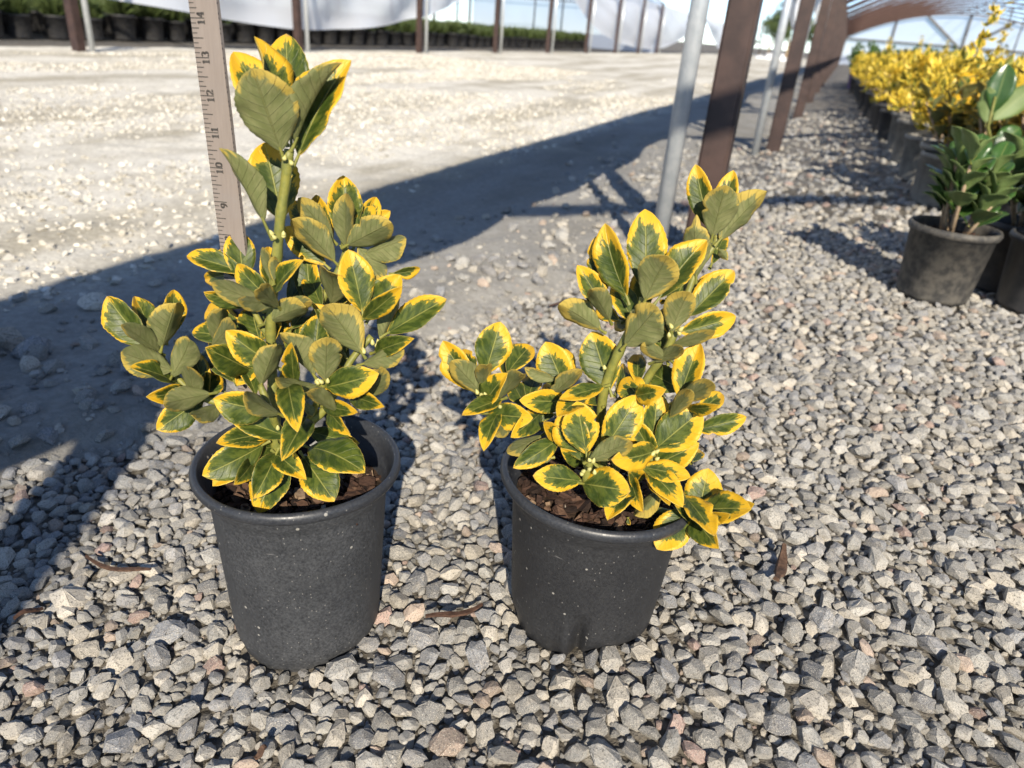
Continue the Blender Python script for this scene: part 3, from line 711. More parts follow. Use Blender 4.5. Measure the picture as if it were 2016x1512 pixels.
def make_soil(parent, z, rad, seed, nchips, chip=.006, mound=.006):
    rr = random.Random(seed); v, f = [], []; NRg, NS = 14, 40
    _g = np.linspace(-rad*1.1, rad*1.1, 60); _G = fbm(_g[:, None]*90+9., _g[None, :]*90+5., seed)
    def h(x, y): return z + mound*(1-(x*x+y*y)/rad**2) + .008*(float(_G[min(59, max(0, int((x/rad/1.1+1)*30))), min(59, max(0, int((y/rad/1.1+1)*30)))])-.47)
    v.append((0, 0, h(0, 0)))
    for i in range(1, NRg+1):
        for k in range(NS):
            a = 6.283*k/NS; x, y = rad*i/NRg*math.cos(a), rad*i/NRg*math.sin(a); v.append((x, y, h(x, y)))
    for k in range(NS): f.append((0, 1+k, 1+(k+1) % NS))
    for i in range(NRg-1):
        for k in range(NS): f.append((1+i*NS+k, 1+(i+1)*NS+k, 1+(i+1)*NS+(k+1) % NS, 1+i*NS+(k+1) % NS))
    so = link('soil', mesh('soil', v, f), M['soil'], smooth=True); so.parent = parent
    V, F, T = [], [], []
    for c in range(nchips):
        a = rr.uniform(0, 6.283); q = rad*.93*math.sqrt(rr.random()); x, y = q*math.cos(a), q*math.sin(a)
        l = chip*rr.uniform(.45, 1.5); wd = l*rr.uniform(.3, .8); th = l*rr.uniform(.12, .35); t = rr.random()
        if rr.random() < .06: wd = l*.12; l *= 2.0; th = wd
        m = Matrix.Translation((x, y, h(x, y)+th*.6+rr.uniform(0, .002))) @ Euler((rr.gauss(0, .45), rr.gauss(0, .45), rr.uniform(0, 6.28))).to_matrix().to_4x4()
        k0 = len(V)
        for sz in (-1, 1):
            for (sx, sy) in ((-1, -.7), (.1, -1), (1, -.5), (.8, .8), (-.2, 1), (-1, .6)):
                V.append(m @ Vector((sx*l*rr.uniform(.8, 1), sy*wd*rr.uniform(.8, 1), sz*th*rr.uniform(.7, 1)))); T.append(t)
        F += [tuple(k0+i for i in (5, 4, 3, 2, 1, 0)), tuple(k0+6+i for i in range(6))]+[(k0+i, k0+(i+1) % 6, k0+6+(i+1) % 6, k0+6+i) for i in range(6)]
    me = mesh('bark_chips', V, F); at = me.attributes.new('tint', 'FLOAT', 'POINT'); at.data.foreach_set('value', T)
    bo = link('bark_chips', me, M['bark']); bo.parent = so; tag(bo, kind='stuff'); return so

# ------------------------------------------------------------------ LEFT SHRUB
ZL, HL = -.033, .189
PLT = empty('potted_shrub', (POT_L.x, POT_L.y, 0)); PLT['_Y'] = POT_L.y
tag(PLT, 'taller variegated euonymus in dusty black pot with a long upright stem beside the yardstick', 'potted plant')
make_pot(PLT, POT_L, ZL, HL, M['pot'], seed=3)
make_soil(PLT, ZL+HL-.036, .0690, 3, 420, .0055, .003)
YL = POT_L.y
u_ = dict
add_leaves(PLT, 'A', YL, [
 (1062, 770, 885, 252, 335, 'u', -6, -22, u_(phi=-8, fold=14, bend=-.02)),
 (1050, 700, 790, 150, 210, 't', 10, 14, u_(phi=18, fold=26)),
 (1085, 700, 915, 85, 150, 't', 4, 6, u_(phi=58, fold=34)),
 (1105, 730, 1068, 60, 235, 't', 14, 26, u_(phi=-10, fold=20)),
 (1100, 720, 1345, 203, 105, 'u', -2, -6, u_(phi=62, fold=40)),
 (1112, 805, 1396, 200, 225, 't', 4, 8, u_(phi=-38, fold=36)),
 (1000, 1210, 745, 680, 110, 'u', -4, -14, u_(phi=-52, fold=38, pet=.2)),
 (1060, 1150, 955, 665, 260, 't', 16, 14, u_(phi=5, fold=18)),
 (1390, 1240, 1392, 852, 225, 't', 52, 14, u_(phi=8)),
 (1400, 1210, 1392, 942, 118, 'u', 40, -8, u_(phi=25, fold=30)),
 (1480, 1180, 1575, 972, 120, 't', 52, 10),
 (1470, 1150, 1560, 1018, 90, 't', 44, 4),
 (1380, 1255, 1658, 1108, 165, 'u', 36, -20, u_(phi=20)),
 (1352, 1342, 1105, 1078, 150, 'u', 36, -18, u_(phi=-25, fold=30)),
 (1290, 1160, 1135, 972, 120, 'u', 48, 0),
 (1330, 1200, 1080, 1005, 130, 't', 54, 10),
 (1260, 1320, 1062, 1135, 130, 't', 50, 6),
 (1480, 1300, 1742, 1208, 130, 'u', 36, -10, u_(phi=-30, fold=34)),
 (1500, 1290, 1610, 1440, 140, 'u', 40, 0),
 (1640, 1400, 1816, 1372, 62, 't', 30, 12, u_(phi=30)),
 (1330, 1250, 1232, 960, 120, 't', 64, 12),
 (1440, 1200, 1650, 1050, 110, 't', 62, 14),
], 1000)
add_leaves(PLT, 'B', YL, [
 (745, 240, 464, 148, 105, 't', 28, 2, u_(phi=20)), (748, 240, 728, 26, 140, 't', 26, 6, u_(phi=4, fold=14)), (725, 245, 615, 122, 110, 't', 32, 6, u_(phi=0, fold=14)), (760, 240, 772, 120, 70, 't', 36, 10),
 (690, 250, 546, 278, 80, 't', 40, 6), (900, 305, 848, 108, 52, 'u', -6, -8, u_(fold=34)), (905, 300, 906, 158, 50, 'u', -10, -6, u_(fold=34)),
 (890, 372, 703, 202, 115, 't', 6, 2, u_(phi=-20)), (885, 305, 885, 112, 120, 't', 12, 8), (925, 315, 1016, 183, 75, 't', 0, 0, u_(phi=-45, fold=34)),
 (815, 385, 582, 294, 105, 'u', -2, -14, u_(phi=15)), (905, 392, 820, 308, 95, 'u', -10, -10), (740, 392, 558, 343, 80, 't', 20, 0), (710, 500, 548, 415, 140, 't', 26, 4),
 (830, 560, 788, 398, 160, 't', 8, 10), (632, 570, 645, 413, 95, 'u', 16, -4), (720, 575, 488, 530, 100, 't', 20, 4), (622, 582, 718, 468, 95, 'u', 12, -6),
 (745, 705, 582, 622, 150, 't', 0, -10), (900, 480, 1072, 405, 110, 'u', 0, -6), (930, 420, 1122, 378, 70, 'u', 4, 0), (880, 392, 718, 388, 75, 'u', -4, -12),
 (870, 540, 985, 430, 120, 't', 6, 6), (1010, 500, 1075, 420, 110, 't', 14, 8), (900, 560, 880, 470, 110, 't', -2, 8),
 # left branch
 (310, 645, 70, 362, 150, 't', 8, 10, u_(phi=-28, fold=32)), (295, 570, 226, 348, 110, 't', 12, 10, u_(phi=30)), (300, 605, 148, 484, 85, 'u', -2, -8, u_(phi=-30)),
 (345, 630, 412, 383, 160, 'u', -4, -8, u_(phi=32, fold=36)), (385, 520, 418, 322, 105, 't', 12, 10, u_(phi=15)), (415, 735, 138, 638, 150, 'u', -8, -22, u_(phi=12, fold=20)),
 (380, 775, 212, 700, 75, 't', -4, -6, u_(phi=45)), (385, 785, 502, 562, 130, 'u', -10, -8, u_(phi=-15)), (560, 810, 500, 630, 110, 't', 6, 10),
 (500, 855, 478, 702, 90, 'u', -8, -8), (560, 855, 602, 728, 105, 't', -2, 6), (540, 855, 342, 895, 120, 'u', -12, -14, u_(phi=-10, fold=34)),
 (435, 835, 282, 862, 95, 't', -4, -10), (518, 890, 328, 1025, 135, 't', -4, -24, u_(phi=-10, fold=12)), (622, 910, 483, 975, 85, 'u', -4, -16), (460, 620, 440, 560, 70, 't', 4, 6),
 (640, 680, 560, 600, 120, 't', 20, 6), (690, 760, 610, 660, 110, 't', 14, 4),
 # middle front
 (862, 672, 668, 540, 150, 't', -18, -4, u_(phi=-12)), (835, 825, 912, 580, 125, 'u', -26, -10, u_(phi=25, fold=34)), (800, 815, 740, 680, 80, 't', -20, 4, u_(phi=25)),
 (882, 925, 606, 872, 165, 't', -34, -16, u_(phi=-15, fold=30, bend=.08)), (890, 925, 735, 850, 95, 'u', -40, -10, u_(phi=25, fold=30)), (955, 1052, 678, 952, 120, 't', -26, -14, u_(phi=10)),
 (985, 845, 1018, 1015, 128, 't', -40, -26, u_(bend=.12)), (1045, 1005, 955, 1152, 140, 't', -36, -22, u_(bend=.1)), (1160, 785, 1165, 556, 155, 'u', -30, -14, u_(phi=5, fold=18)),
 (1122, 778, 945, 528, 110, 'u', -26, -10, u_(phi=-48, fold=34)), (1110, 660, 1128, 447, 150, 't', -6, 12), (1020, 650, 1008, 482, 100, 't', -6, 8), (1002, 765, 988, 598, 84, 't', -22, -2),
 (1075, 800, 893, 782, 75, 'u', -22, -12), (1190, 805, 1408, 752, 150, 't', -30, -12, u_(phi=8, fold=12)), (1185, 905, 1062, 808, 80, 'u', -36, -8), (1178, 912, 1302, 932, 80, 't', -22, -10),
 (1310, 860, 1435, 905, 95, 't', -10, -10), (1375, 835, 1465, 715, 110, 'u', 0, -6), (1050, 880, 1100, 960, 60, 'u', -30, -8),
 # right branch
 (1352, 475, 1278, 130, 165, 't', -4, 8, u_(phi=12, fold=18)), (1400, 440, 1532, 255, 150, 't', 4, 8, u_(phi=-10)), (1432, 565, 1756, 372, 135, 't', 2, 0, u_(phi=-22, fold=26)),
 (1385, 445, 1532, 328, 95, 't', -8, -2), (1345, 648, 1160, 392, 190, 'u', -14, -10, u_(phi=-18, fold=30)), (1275, 685, 1108, 395, 100, 't', -2, 0, u_(phi=40, fold=30)),
 (1440, 625, 1572, 575, 95, 't', -4, -4), (1320, 705, 1562, 628, 95, 'u', -14, -12, u_(phi=-20)), (1440, 560, 1526, 338, 80, 'u', 2, 0, u_(phi=40)), (1260, 700, 1200, 560, 100, 't', 4, 6),
 # skirt over the pot
 (885, 1080, 558, 1252, 160, 't', -14, -40, u_(phi=-10, fold=14, bend=.07)), (835, 1052, 628, 1085, 115, 't', -2, -18, u_(bend=.06)), (795, 1180, 602, 1290, 115, 't', -14, -24, u_(bend=.05)),
 (792, 1192, 728, 1282, 80, 't', -24, -16), (928, 1118, 808, 1362, 145, 't', -30, -40, u_(bend=.08)), (965, 1195, 815, 1428, 185, 't', -26, -30, u_(bend=.06, fold=12)),
 (925, 1150, 1058, 1262, 120, 't', -32, -26, u_(bend=.09)), (1050, 1100, 1350, 1222, 170, 't', -18, -36, u_(bend=.08, fold=12)), (1060, 1170, 1200, 1372, 175, 't', -22, -28, u_(bend=.05, fold=10)),
 (1085, 1030, 1315, 1095, 100, 't', 4, -12), (1190, 940, 1275, 1045, 70, 't', -6, -12), (900, 1110, 760, 1120, 90, 't', 2, -8), (960, 1180, 900, 1090, 90, 't', -6, 4),
 (800, 700, 720, 800, 120, 't', 10, 0), (1000, 900, 1110, 860, 110, 't', 6, 8), (1180, 720, 1290, 640, 110, 't', 14, 8), (640, 820, 560, 760, 100, 't', 18, 6), (1120, 600, 1060, 500, 110, 't', 22, 8),
 (960, 620, 900, 560, 110, 't', 16, 6), (780, 620, 700, 560, 110, 't', 26, 6), (1000, 360, 1090, 250, 120, 't', 40, 10), (1100, 380, 1060, 150, 120, 't', 44, 12), (1180, 420, 1280, 300, 120, 't', 40, 10),
 (1190, 360, 1190, 215, 150, 'u', 22, -8), (1250, 380, 1290, 270, 100, 't', 26, 6), (1130, 380, 1080, 245, 100, 't', 24, 8),
], 2000, lambda x, y: -.20 if y > 1000 else -.08 if y > 560 else -.02)
add_stem(PLT, [('A', 1090, 715, 0), ('A', 1068, 900, 0), ('A', 1040, 1100, 0), ('A', 1022, 1300, 0), ('B', 890, 480, 0), ('B', 896, 700, 0), ('B', 905, 950, -6), ('B', 918, 1130, -6), ('B', 920, 1260, -4)][::-1], .0038, .0034)
add_stem(PLT, [('B', 915, 1060, -6), ('B', 940, 800, 10), ('B', 1080, 500, 30), ('A', 1385, 1330, 42), ('A', 1392, 1220, 46)], .0034, .0024)
add_stem(PLT, [('B', 910, 1040, -6), ('B', 720, 920, 0), ('B', 545, 860, 0), ('B', 420, 760, 0), ('B', 330, 640, 2)], .0034, .0022)
add_stem(PLT, [('B', 918, 1130, -6), ('B', 1000, 1060, -12), ('B', 1090, 985, -20), ('B', 1180, 890, -20), ('B', 1280, 690, -8), ('B', 1390, 560, 0)], .0036, .0024)
add_stem(PLT, [('B', 950, 1080, -14), ('B', 905, 970, -30), ('B', 872, 890, -32), ('B', 838, 800, -26)], .0032, .0022)
add_stem(PLT, [('B', 1075, 1000, -18), ('B', 1130, 850, -28), ('B', 1155, 780, -30)], .0028, .0022)
add_stem(PLT, [('B', 900, 600, 0), ('B', 800, 420, 18), ('B', 742, 235, 30)], .0026, .002)
add_buds(PLT, 'B', [(1112, 795, -34), (1130, 800, -36), (1150, 795, -37), (1172, 792, -34), (1395, 605, -8), (1412, 618, -8), (1425, 600, -6), (1355, 648, -18), (878, 920, -38), (925, 950, -34), (925, 1025, -30), (885, 950, -36), (770, 1190, -26)])
add_buds(PLT, 'A', [(1003, 1190, -8), (1018, 1205, -9), (1053, 1200, -8), (1060, 1190, -8), (1110, 800, -8), (1062, 775, -8), (1400, 1300, 36)])

# ------------------------------------------------------------------ RIGHT SHRUB
ZR, HR = .006, .158
PRT = empty('potted_shrub', (POT_R.x, POT_R.y, 0)); PRT['_Y'] = POT_R.y
tag(PRT, 'bushier bright yellow edged euonymus in creased black pot with a drooping low sprig', 'potted plant')
def dent(q, a):
    # folded plastic low on the side that faces the camera
    a0 = -math.pi/2-.12; da = (a-a0+math.pi) % (2*math.pi)-math.pi; hgt = q.z
    k = math.exp(-((da)/.085)**2)*max(0, min(1, (.062-hgt)/.03))*max(0, 1-max(0, .004-hgt)*100)
    k2 = math.exp(-((da-.42)/.38)**2)*math.exp(-((hgt-.012)/.011)**2); k3 = math.exp(-((da+.16)/.08)**2)*max(0, min(1, (.058-hgt)/.03))
    f = 1-.17*k-.13*k2+.06*k3
    return Vector((q.x*f, q.y*f, q.z))
make_pot(PRT, POT_R, ZR, HR, M['pot_clean'], dent, 180, 8)
make_soil(PRT, ZR+HR-.026, .0690, 8, 520, .0062, .006)
YR = POT_R.y
add_leaves(PRT, 'C', YR, [
 (1662, 485, 1562, 72, 140, 't', 40, 10, u_(phi=-14)), (1715, 430, 1788, 100, 135, 't', 44, 14), (1668, 485, 1748, 186, 195, 'u', 30, -12, u_(phi=5, fold=16)),
 (1680, 545, 1972, 216, 165, 'u', 32, 0, u_(phi=32, fold=36)), (1572, 695, 1570, 372, 145, 'u', 26, -6, u_(phi=-12, fold=22, dead=True)), (1680, 615, 1748, 465, 75, 't', 40, 8),
 (1275, 870, 1280, 326, 218, 't', 10, 20, u_(phi=6, fold=14)), (1182, 890, 1028, 420, 180, 't', 2, 12, u_(phi=-30, fold=28)), (1045, 790, 985, 490, 135, 't', 14, 12), (1272, 870, 1415, 583, 225, 'u', -10, -14, u_(phi=4, fold=14)),
 (1325, 890, 1628, 502, 190, 't', 0, 10, u_(phi=-28, fold=30)), (1050, 935, 886, 660, 140, 't', 8, 4, u_(phi=10)), (1045, 935, 958, 768, 120, 'u', -2, -4), (1192, 965, 1088, 755, 140, 't', 2, 8),
 (1045, 1055, 770, 878, 150, 'u', 0, -14, u_(phi=-25, fold=34)), (1165, 1120, 1356, 900, 225, 'u', -18, -16, u_(phi=-14, fold=16)),
 (1500, 985, 1796, 686, 165, 't', 12, 10, u_(phi=-12)), (1432, 1035, 1530, 798, 165, 'u', 0, -8, u_(phi=14)), (1435, 890, 1535, 695, 135, 't', 16, 10), (1490, 1045, 1815, 960, 150, 't', 4, 2, u_(phi=10)),
 (1480, 1112, 1705, 1040, 75, 'u', 6, -4), (1382, 1155, 1310, 945, 105, 't', 4, 8), (1385, 1195, 1238, 1115, 85, 'u', -2, -6), (1362, 1205, 1515, 1135, 80, 'u', 0, -4),
 (1240, 900, 1330, 640, 150, 't', 20, 12), (1420, 1080, 1380, 900, 110, 't', 12, 8), (1560, 800, 1700, 720, 90, 't', 26, 8), (1100, 960, 1000, 880, 110, 't', 20, 6), (1700, 560, 1755, 625, 50, 'u', 36, 4),
 (1400, 860, 1360, 880, 70, 't', 10, 4), (1180, 1000, 1090, 990, 90, 't', 12, 4),
], 3000, lambda x, y: .09)
add_leaves(PRT, 'D', YR, [
 (1052, 442, 962, 158, 260, 't', -6, 12, u_(phi=-6, fold=18, bend=-.03)), (792, 445, 690, 220, 200, 't', -4, 6, u_(phi=-10, fold=16)), (792, 435, 825, 245, 90, 't', 0, 8), (752, 505, 905, 368, 95, 'u', -12, -8),
 (778, 562, 563, 562, 132, 't', -8, -10, u_(phi=-8, fold=12)), (780, 445, 563, 372, 70, 'u', -8, -6),
 (332, 430, 432, 100, 200, 't', 0, 12, u_(phi=10, fold=16)), (275, 495, 92, 212, 165, 't', 2, 8, u_(phi=-22, fold=26)), (272, 380, 198, 264, 105, 't', -4, 4), (322, 515, 138, 308, 140, 'u', -12, -10, u_(phi=-16, fold=26)),
 (330, 455, 348, 325, 95, 'u', -10, -4), (340, 565, 455, 404, 125, 't', -12, -4), (392, 570, 215, 635, 95, 't', -14, -14), (400, 640, 610, 662, 150, 't', -14, -18, u_(phi=6, fold=14)), (405, 660, 330, 828, 105, 't', -10, -16),
 (475, 690, 395, 775, 90, 'u', -8, -10), (500, 360, 612, 220, 140, 't', 8, 8), (450, 515, 572, 372, 105, 'u', -2, -6), (632, 660, 508, 765, 130, 't', -4, -14), (562, 560, 500, 455, 110, 't', 8, 4), (762, 640, 618, 645, 65, 't', 4, -2),
 (470, 420, 440, 300, 100, 't', 10, 6), (600, 520, 640, 400, 110, 't', 14, 6),
 (936, 888, 878, 566, 225, 't', -42, 8, u_(phi=4, fold=16, bend=-.03)), (925, 945, 800, 612, 200, 't', -36, 6, u_(phi=-24, fold=22, bend=-.02)), (1062, 800, 1242, 534, 200, 't', -32, 10, u_(phi=10, fold=16)),
 (960, 905, 1212, 786, 130, 'u', -52, -14, u_(phi=18, fold=26)), (902, 1028, 626, 998, 148, 't', -42, -14, u_(phi=4, fold=10)), (922, 1045, 1172, 1085, 268, 't', -48, -26, u_(phi=0, fold=6, bend=.05)),
 (1180, 1080, 1055, 1245, 150, 't', -36, -18, u_(bend=.06)), (1200, 1030, 1245, 1195, 95, 't', -32, -14), (1332, 1105, 1215, 1252, 100, 'u', -34, -12), (1175, 1240, 1185, 1290, 40, 't', -40, -4),
 (1332, 845, 1605, 618, 228, 't', -26, 4, u_(phi=-6, fold=12)), (1315, 765, 1345, 520, 185, 't', -18, 10), (1312, 855, 1195, 665, 130, 't', -26, 2, u_(phi=-20)), (1292, 862, 1115, 915, 145, 't', -30, -14, u_(fold=10)),
 (1350, 922, 1585, 815, 150, 't', -24, -8, u_(phi=12)), (1265, 948, 1538, 1002, 120, 't', -36, -18, u_(fold=14)), (1320, 1000, 1495, 1175, 140, 't', -36, -22, u_(bend=.08)), (1328, 1050, 1415, 1150, 95, 't', -30, -14),
 (1242, 540, 1140, 415, 165, 't', -14, 4, u_(fold=10)), (1250, 525, 1378, 500, 120, 't', -14, 0), (1452, 475, 1285, 385, 150, 't', 0, 2, u_(fold=10)), (1482, 525, 1592, 220, 172, 't', -8, 10, u_(phi=-12)),
 (1500, 545, 1688, 460, 112, 'u', -14, -6), (1450, 615, 1562, 465, 95, 'u', -18, -6), (1590, 625, 1735, 508, 105, 't', -12, 4), (1600, 722, 1868, 655, 118, 't', -16, 0, u_(phi=8)), (1560, 605, 1685, 600, 75, 't', -18, -6), (1232, 425, 1228, 275, 105, 't', 4, 8),
 (1560, 900, 1600, 840, 80, 't', -14, 4),
 (1592, 1195, 1645, 955, 268, 't', -40, 4, u_(phi=0, fold=8)), (1620, 1195, 1882, 1180, 170, 't', -42, -8, u_(fold=10)), (1780, 1160, 1900, 1168, 85, 't', -36, -4), (1540, 1160, 1682, 1342, 140, 't', -48, -20, u_(phi=-30, fold=30)),
 (1510, 1200, 1345, 1425, 205, 't', -48, -22, u_(phi=0, fold=10)), (1560, 1235, 1680, 1410, 150, 't', -44, -18, u_(phi=20)), (1535, 1235, 1468, 1175, 75, 't', -42, 0), (1620, 1240, 1760, 1230, 80, 't', -40, -10),
 (745, 800, 515, 952, 125, 't', -22, -22, u_(phi=-10, bend=.06)), (625, 790, 460, 885, 95, 'u', -8, -14), (765, 765, 690, 690, 95, 't', -12, -4), (880, 560, 765, 640, 120, 't', -18, -10), (985, 490, 788, 540, 95, 't', -20, -10), (745, 890, 598, 932, 60, 'u', -14, -10),
 (900, 640, 1010, 560, 120, 't', -10, 6), (1100, 640, 1180, 540, 130, 't', -4, 8), (1000, 560, 920, 470, 120, 't', -6, 6), (860, 720, 760, 660, 120, 't', 4, 4), (1440, 760, 1500, 640, 120, 't', 0, 6), (680, 620, 600, 560, 110, 't', 8, 4),
 (1180, 760, 1130, 640, 120, 't', -10, 6), (1120, 480, 1180, 350, 120, 't', 6, 8), (900, 900, 800, 860, 90, 't', -12, -2), (1400, 620, 1330, 520, 120, 't', 2, 6), (1100, 900, 1160, 800, 110, 't', -16, 4), (740, 560, 660, 480, 110, 't', 6, 4),
 (1210, 1020, 1180, 960, 100, 't', -28, -6),
], 4000, lambda x, y: .07)
add_stem(PRT, [('D', 1040, 1180, 0), ('D', 1020, 760, 0), ('D', 1025, 560, -4), ('D', 1070, 390, -6), ('D', 1140, 240, -8), ('C', 1235, 940, -4), ('C', 1265, 850, 0)], .0042, .0030)
add_stem(PRT, [('D', 1060, 1100, 0), ('D', 1200, 620, 6), ('C', 1300, 1300, 6), ('C', 1385, 1180, 2), ('C', 1450, 1050, 2)], .0038, .0026)
add_stem(PRT, [('C', 1400, 1160, 6), ('C', 1500, 900, 22), ('C', 1570, 700, 30), ('C', 1680, 540, 36), ('C', 1690, 480, 38)], .0030, .0022)
add_stem(PRT, [('D', 1040, 1140, -4), ('D', 960, 1100, -26), ('D', 930, 1030, -44), ('D', 950, 930, -46), ('D', 970, 860, -44)], .0036, .0026)
add_stem(PRT, [('D', 1090, 1140, -2), ('D', 1240, 1010, -20), ('D', 1300, 930, -30), ('D', 1325, 850, -28)], .0034, .0024)
add_stem(PRT, [('D', 1120, 1180, -4), ('D', 1330, 1200, -30), ('D', 1470, 1215, -42), ('D', 1570, 1195, -44)], .0030, .0020)
add_stem(PRT, [('D', 1030, 1000, 0), ('D', 820, 760, 0), ('D', 600, 700, -4), ('D', 440, 610, -8), ('D', 330, 500, -6)], .0036, .0024)
add_stem(PRT, [('D', 1040, 900, 0), ('D', 880, 560, -4), ('D', 790, 440, -4)], .003, .0022)
add_stem(PRT, [('D', 1080, 900, 0), ('D', 1350, 700, -4), ('D', 1470, 540, -6)], .003, .0022)
add_buds(PRT, 'D', [(300, 525, -18), (345, 535, -18), (318, 530, -20), (430, 600, -18), (968, 925, -56), (945, 965, -58), (908, 978, -54), (980, 992, -56), (900, 1000, -54), (955, 915, -57), (1332, 865, -34), (1285, 888, -36), (1312, 882, -37), (1335, 905, -36), (1040, 380, -10), (990, 520, -14)])
add_buds(PRT, 'C', [(1470, 1045, -8), (1435, 1030, -6), (1480, 1070, -8), (1415, 1080, -6), (1195, 945, -8)])
for t in (PLT, PRT): del t['_Y']

# ------------------------------------------------------------------ yardstick
IN = .0254*.97
ax = Vector((-.0442, .0557, .9975)).normalized()
foot = CAM + (Vector((-.23264, .53540, .11549))-CAM)*.97
yaw = R(-14); wdir = Vector((math.cos(yaw), math.sin(yaw), 0)); wdir = (wdir-ax*wdir.dot(ax)).normalized(); fdir = wdir.cross(ax).normalized()
if fdir.y > 0: fdir = -fdir
RW, RT = .0222, .0040
rul = empty('yardstick', foot); tag(rul, 'wooden yardstick with black inch marks leaning upright in the left pot', 'ruler')
def rp_(x, y, z): return foot + wdir*x + ax*y + fdir*z       # x across from the marked edge, y along, z out of the face
def prism(v2, z0, z1, V, F):
    k0 = len(V); n = len(v2)
    for z in (z0, z1):
        for x, y in v2: V.append(rp_(x, y, z))
    F.append(tuple(k0+n+i for i in range(n))); F.append(tuple(k0+i for i in range(n))[::-1])
    for i in range(n): F.append((k0+i, k0+(i+1) % n, k0+n+(i+1) % n, k0+n+i))
V, F = [], []; prism([(0, -IN*.4), (RW, -IN*.4), (RW, 36*IN), (0, 36*IN)], -RT, 0, V, F)
bm = bmesh.new(); vs = [bm.verts.new(p) for p in V]; [bm.faces.new([vs[i] for i in f]) for f in F]; bmesh.ops.bevel(bm, geom=bm.edges[:], offset=.0004, segments=1, affect='EDGES'); bmesh.ops.recalc_face_normals(bm, faces=bm.faces[:])
me = bpy.data.meshes.new('blade'); bm.to_mesh(me); bm.free(); child(link('blade', me, M['wood']), rul)
V, F = [], []
for k in range(0, 36*8+1):
    l = .0113 if k % 8 == 0 else .0086 if k % 4 == 0 else .0061 if k % 2 == 0 else .0043
    y = k*IN/8; th = .00028 if k % 2 else .00034
    prism([(.0003, y-th), (l, y-th), (l, y+th), (.0003, y+th)], .00005, .00018, V, F)
for k in range(0, 36*8):                           # rubbed marks along the other edge
    y = k*IN/8
    if k % 3: k0 = len(V); [V.append(p) for p in (rp_(RW+.0001, y-.0007, -.0012), rp_(RW+.0001, y+.0006, -.0012), rp_(RW+.0001, y+.0006, -.0004), rp_(RW+.0001, y-.0007, -.0004))]; F.append((k0, k0+1, k0+2, k0+3))
child(link('inch_marks', mesh('inch_marks', V, F), M['ink']), rul)
# numerals drawn as pen strokes, thick on the uprights and thin on the turns
def arcp(cx, cy, rx, ry, a0, a1, n=14): return [(cx+rx*math.cos(R(a0+(a1-a0)*i/n)), cy+ry*math.sin(R(a0+(a1-a0)*i/n))) for i in range(n+1)]
GL = {'0': [arcp(.32, .5, .24, .46, 0, 360, 24)], '1': [[(.32, .03), (.32, .97)], [(.14, .80), (.32, .95)], [(.10, .03), (.54, .03)]],
 '2': [arcp(.30, .72, .22, .24, 170, -30, 14)+[(.10, .05)], [(.08, .06), (.54, .06)], [(.54, .06), (.56, .22)]],
 '3': [arcp(.30, .74, .20, .22, 150, -90, 14), arcp(.30, .27, .24, .25, 90, -150, 14)], '4': [[(.42, .03), (.42, .97)], [(.42, .95), (.04, .30)], [(.04, .30), (.60, .30)], [(.26, .03), (.58, .03)]],
 '5': [[(.14, .95), (.12, .55)], [(.14, .93), (.50, .93)], arcp(.28, .30, .24, .27, 130, -150, 14)], '6': [arcp(.32, .28, .22, .26, 0, 360, 20), arcp(.50, .40, .40, .56, 180, 100, 10)],
 '7': [[(.06, .94), (.56, .94)], [(.56, .94), (.24, .03)]], '8': [arcp(.32, .74, .19, .22, 0, 360, 18), arcp(.32, .27, .24, .25, 0, 360, 20)], '9': [arcp(.32, .70, .22, .26, 0, 360, 20), arcp(.14, .58, .40, .56, 0, -80, 10)]}
def numeral(txt, yc):
    V, F = [], []; h = .0058; adv = .74; tot = adv*len(txt)
    for ci, ch in enumerate(txt):
        for st in GL[ch]:
            for (x0, y0), (x1, y1) in zip(st, st[1:]):
                dx, dy = x1-x0, y1-y0; l = math.hypot(dx, dy) or 1e-6; ww = .045+.085*abs(dy)/l; nx, ny = -dy/l*ww, dx/l*ww; ex, ey = dx/l*.02, dy/l*.02
                q = []
                for (a, b) in ((x0-ex+nx, y0-ey+ny), (x0-ex-nx, y0-ey-ny), (x1+ex-nx, y1+ey-ny), (x1+ex+nx, y1+ey+ny)):
                    gx, gy = (a+ci*adv-(adv if len(txt) == 2 else adv*1.05)+(.05 if ci else -.01))*h, b*h           # text runs up the stick, its feet towards the plain edge
                    q.append((.0114-gy, yc+gx))
                k0 = len(V); [V.append(rp_(a, b, .0002)) for a, b in q]; F.append((k0, k0+1, k0+2, k0+3))
    child(link('numeral', mesh('numeral', V, F), M['ink']), rul)
for k in range(1, 36): numeral(str(k), k*IN)

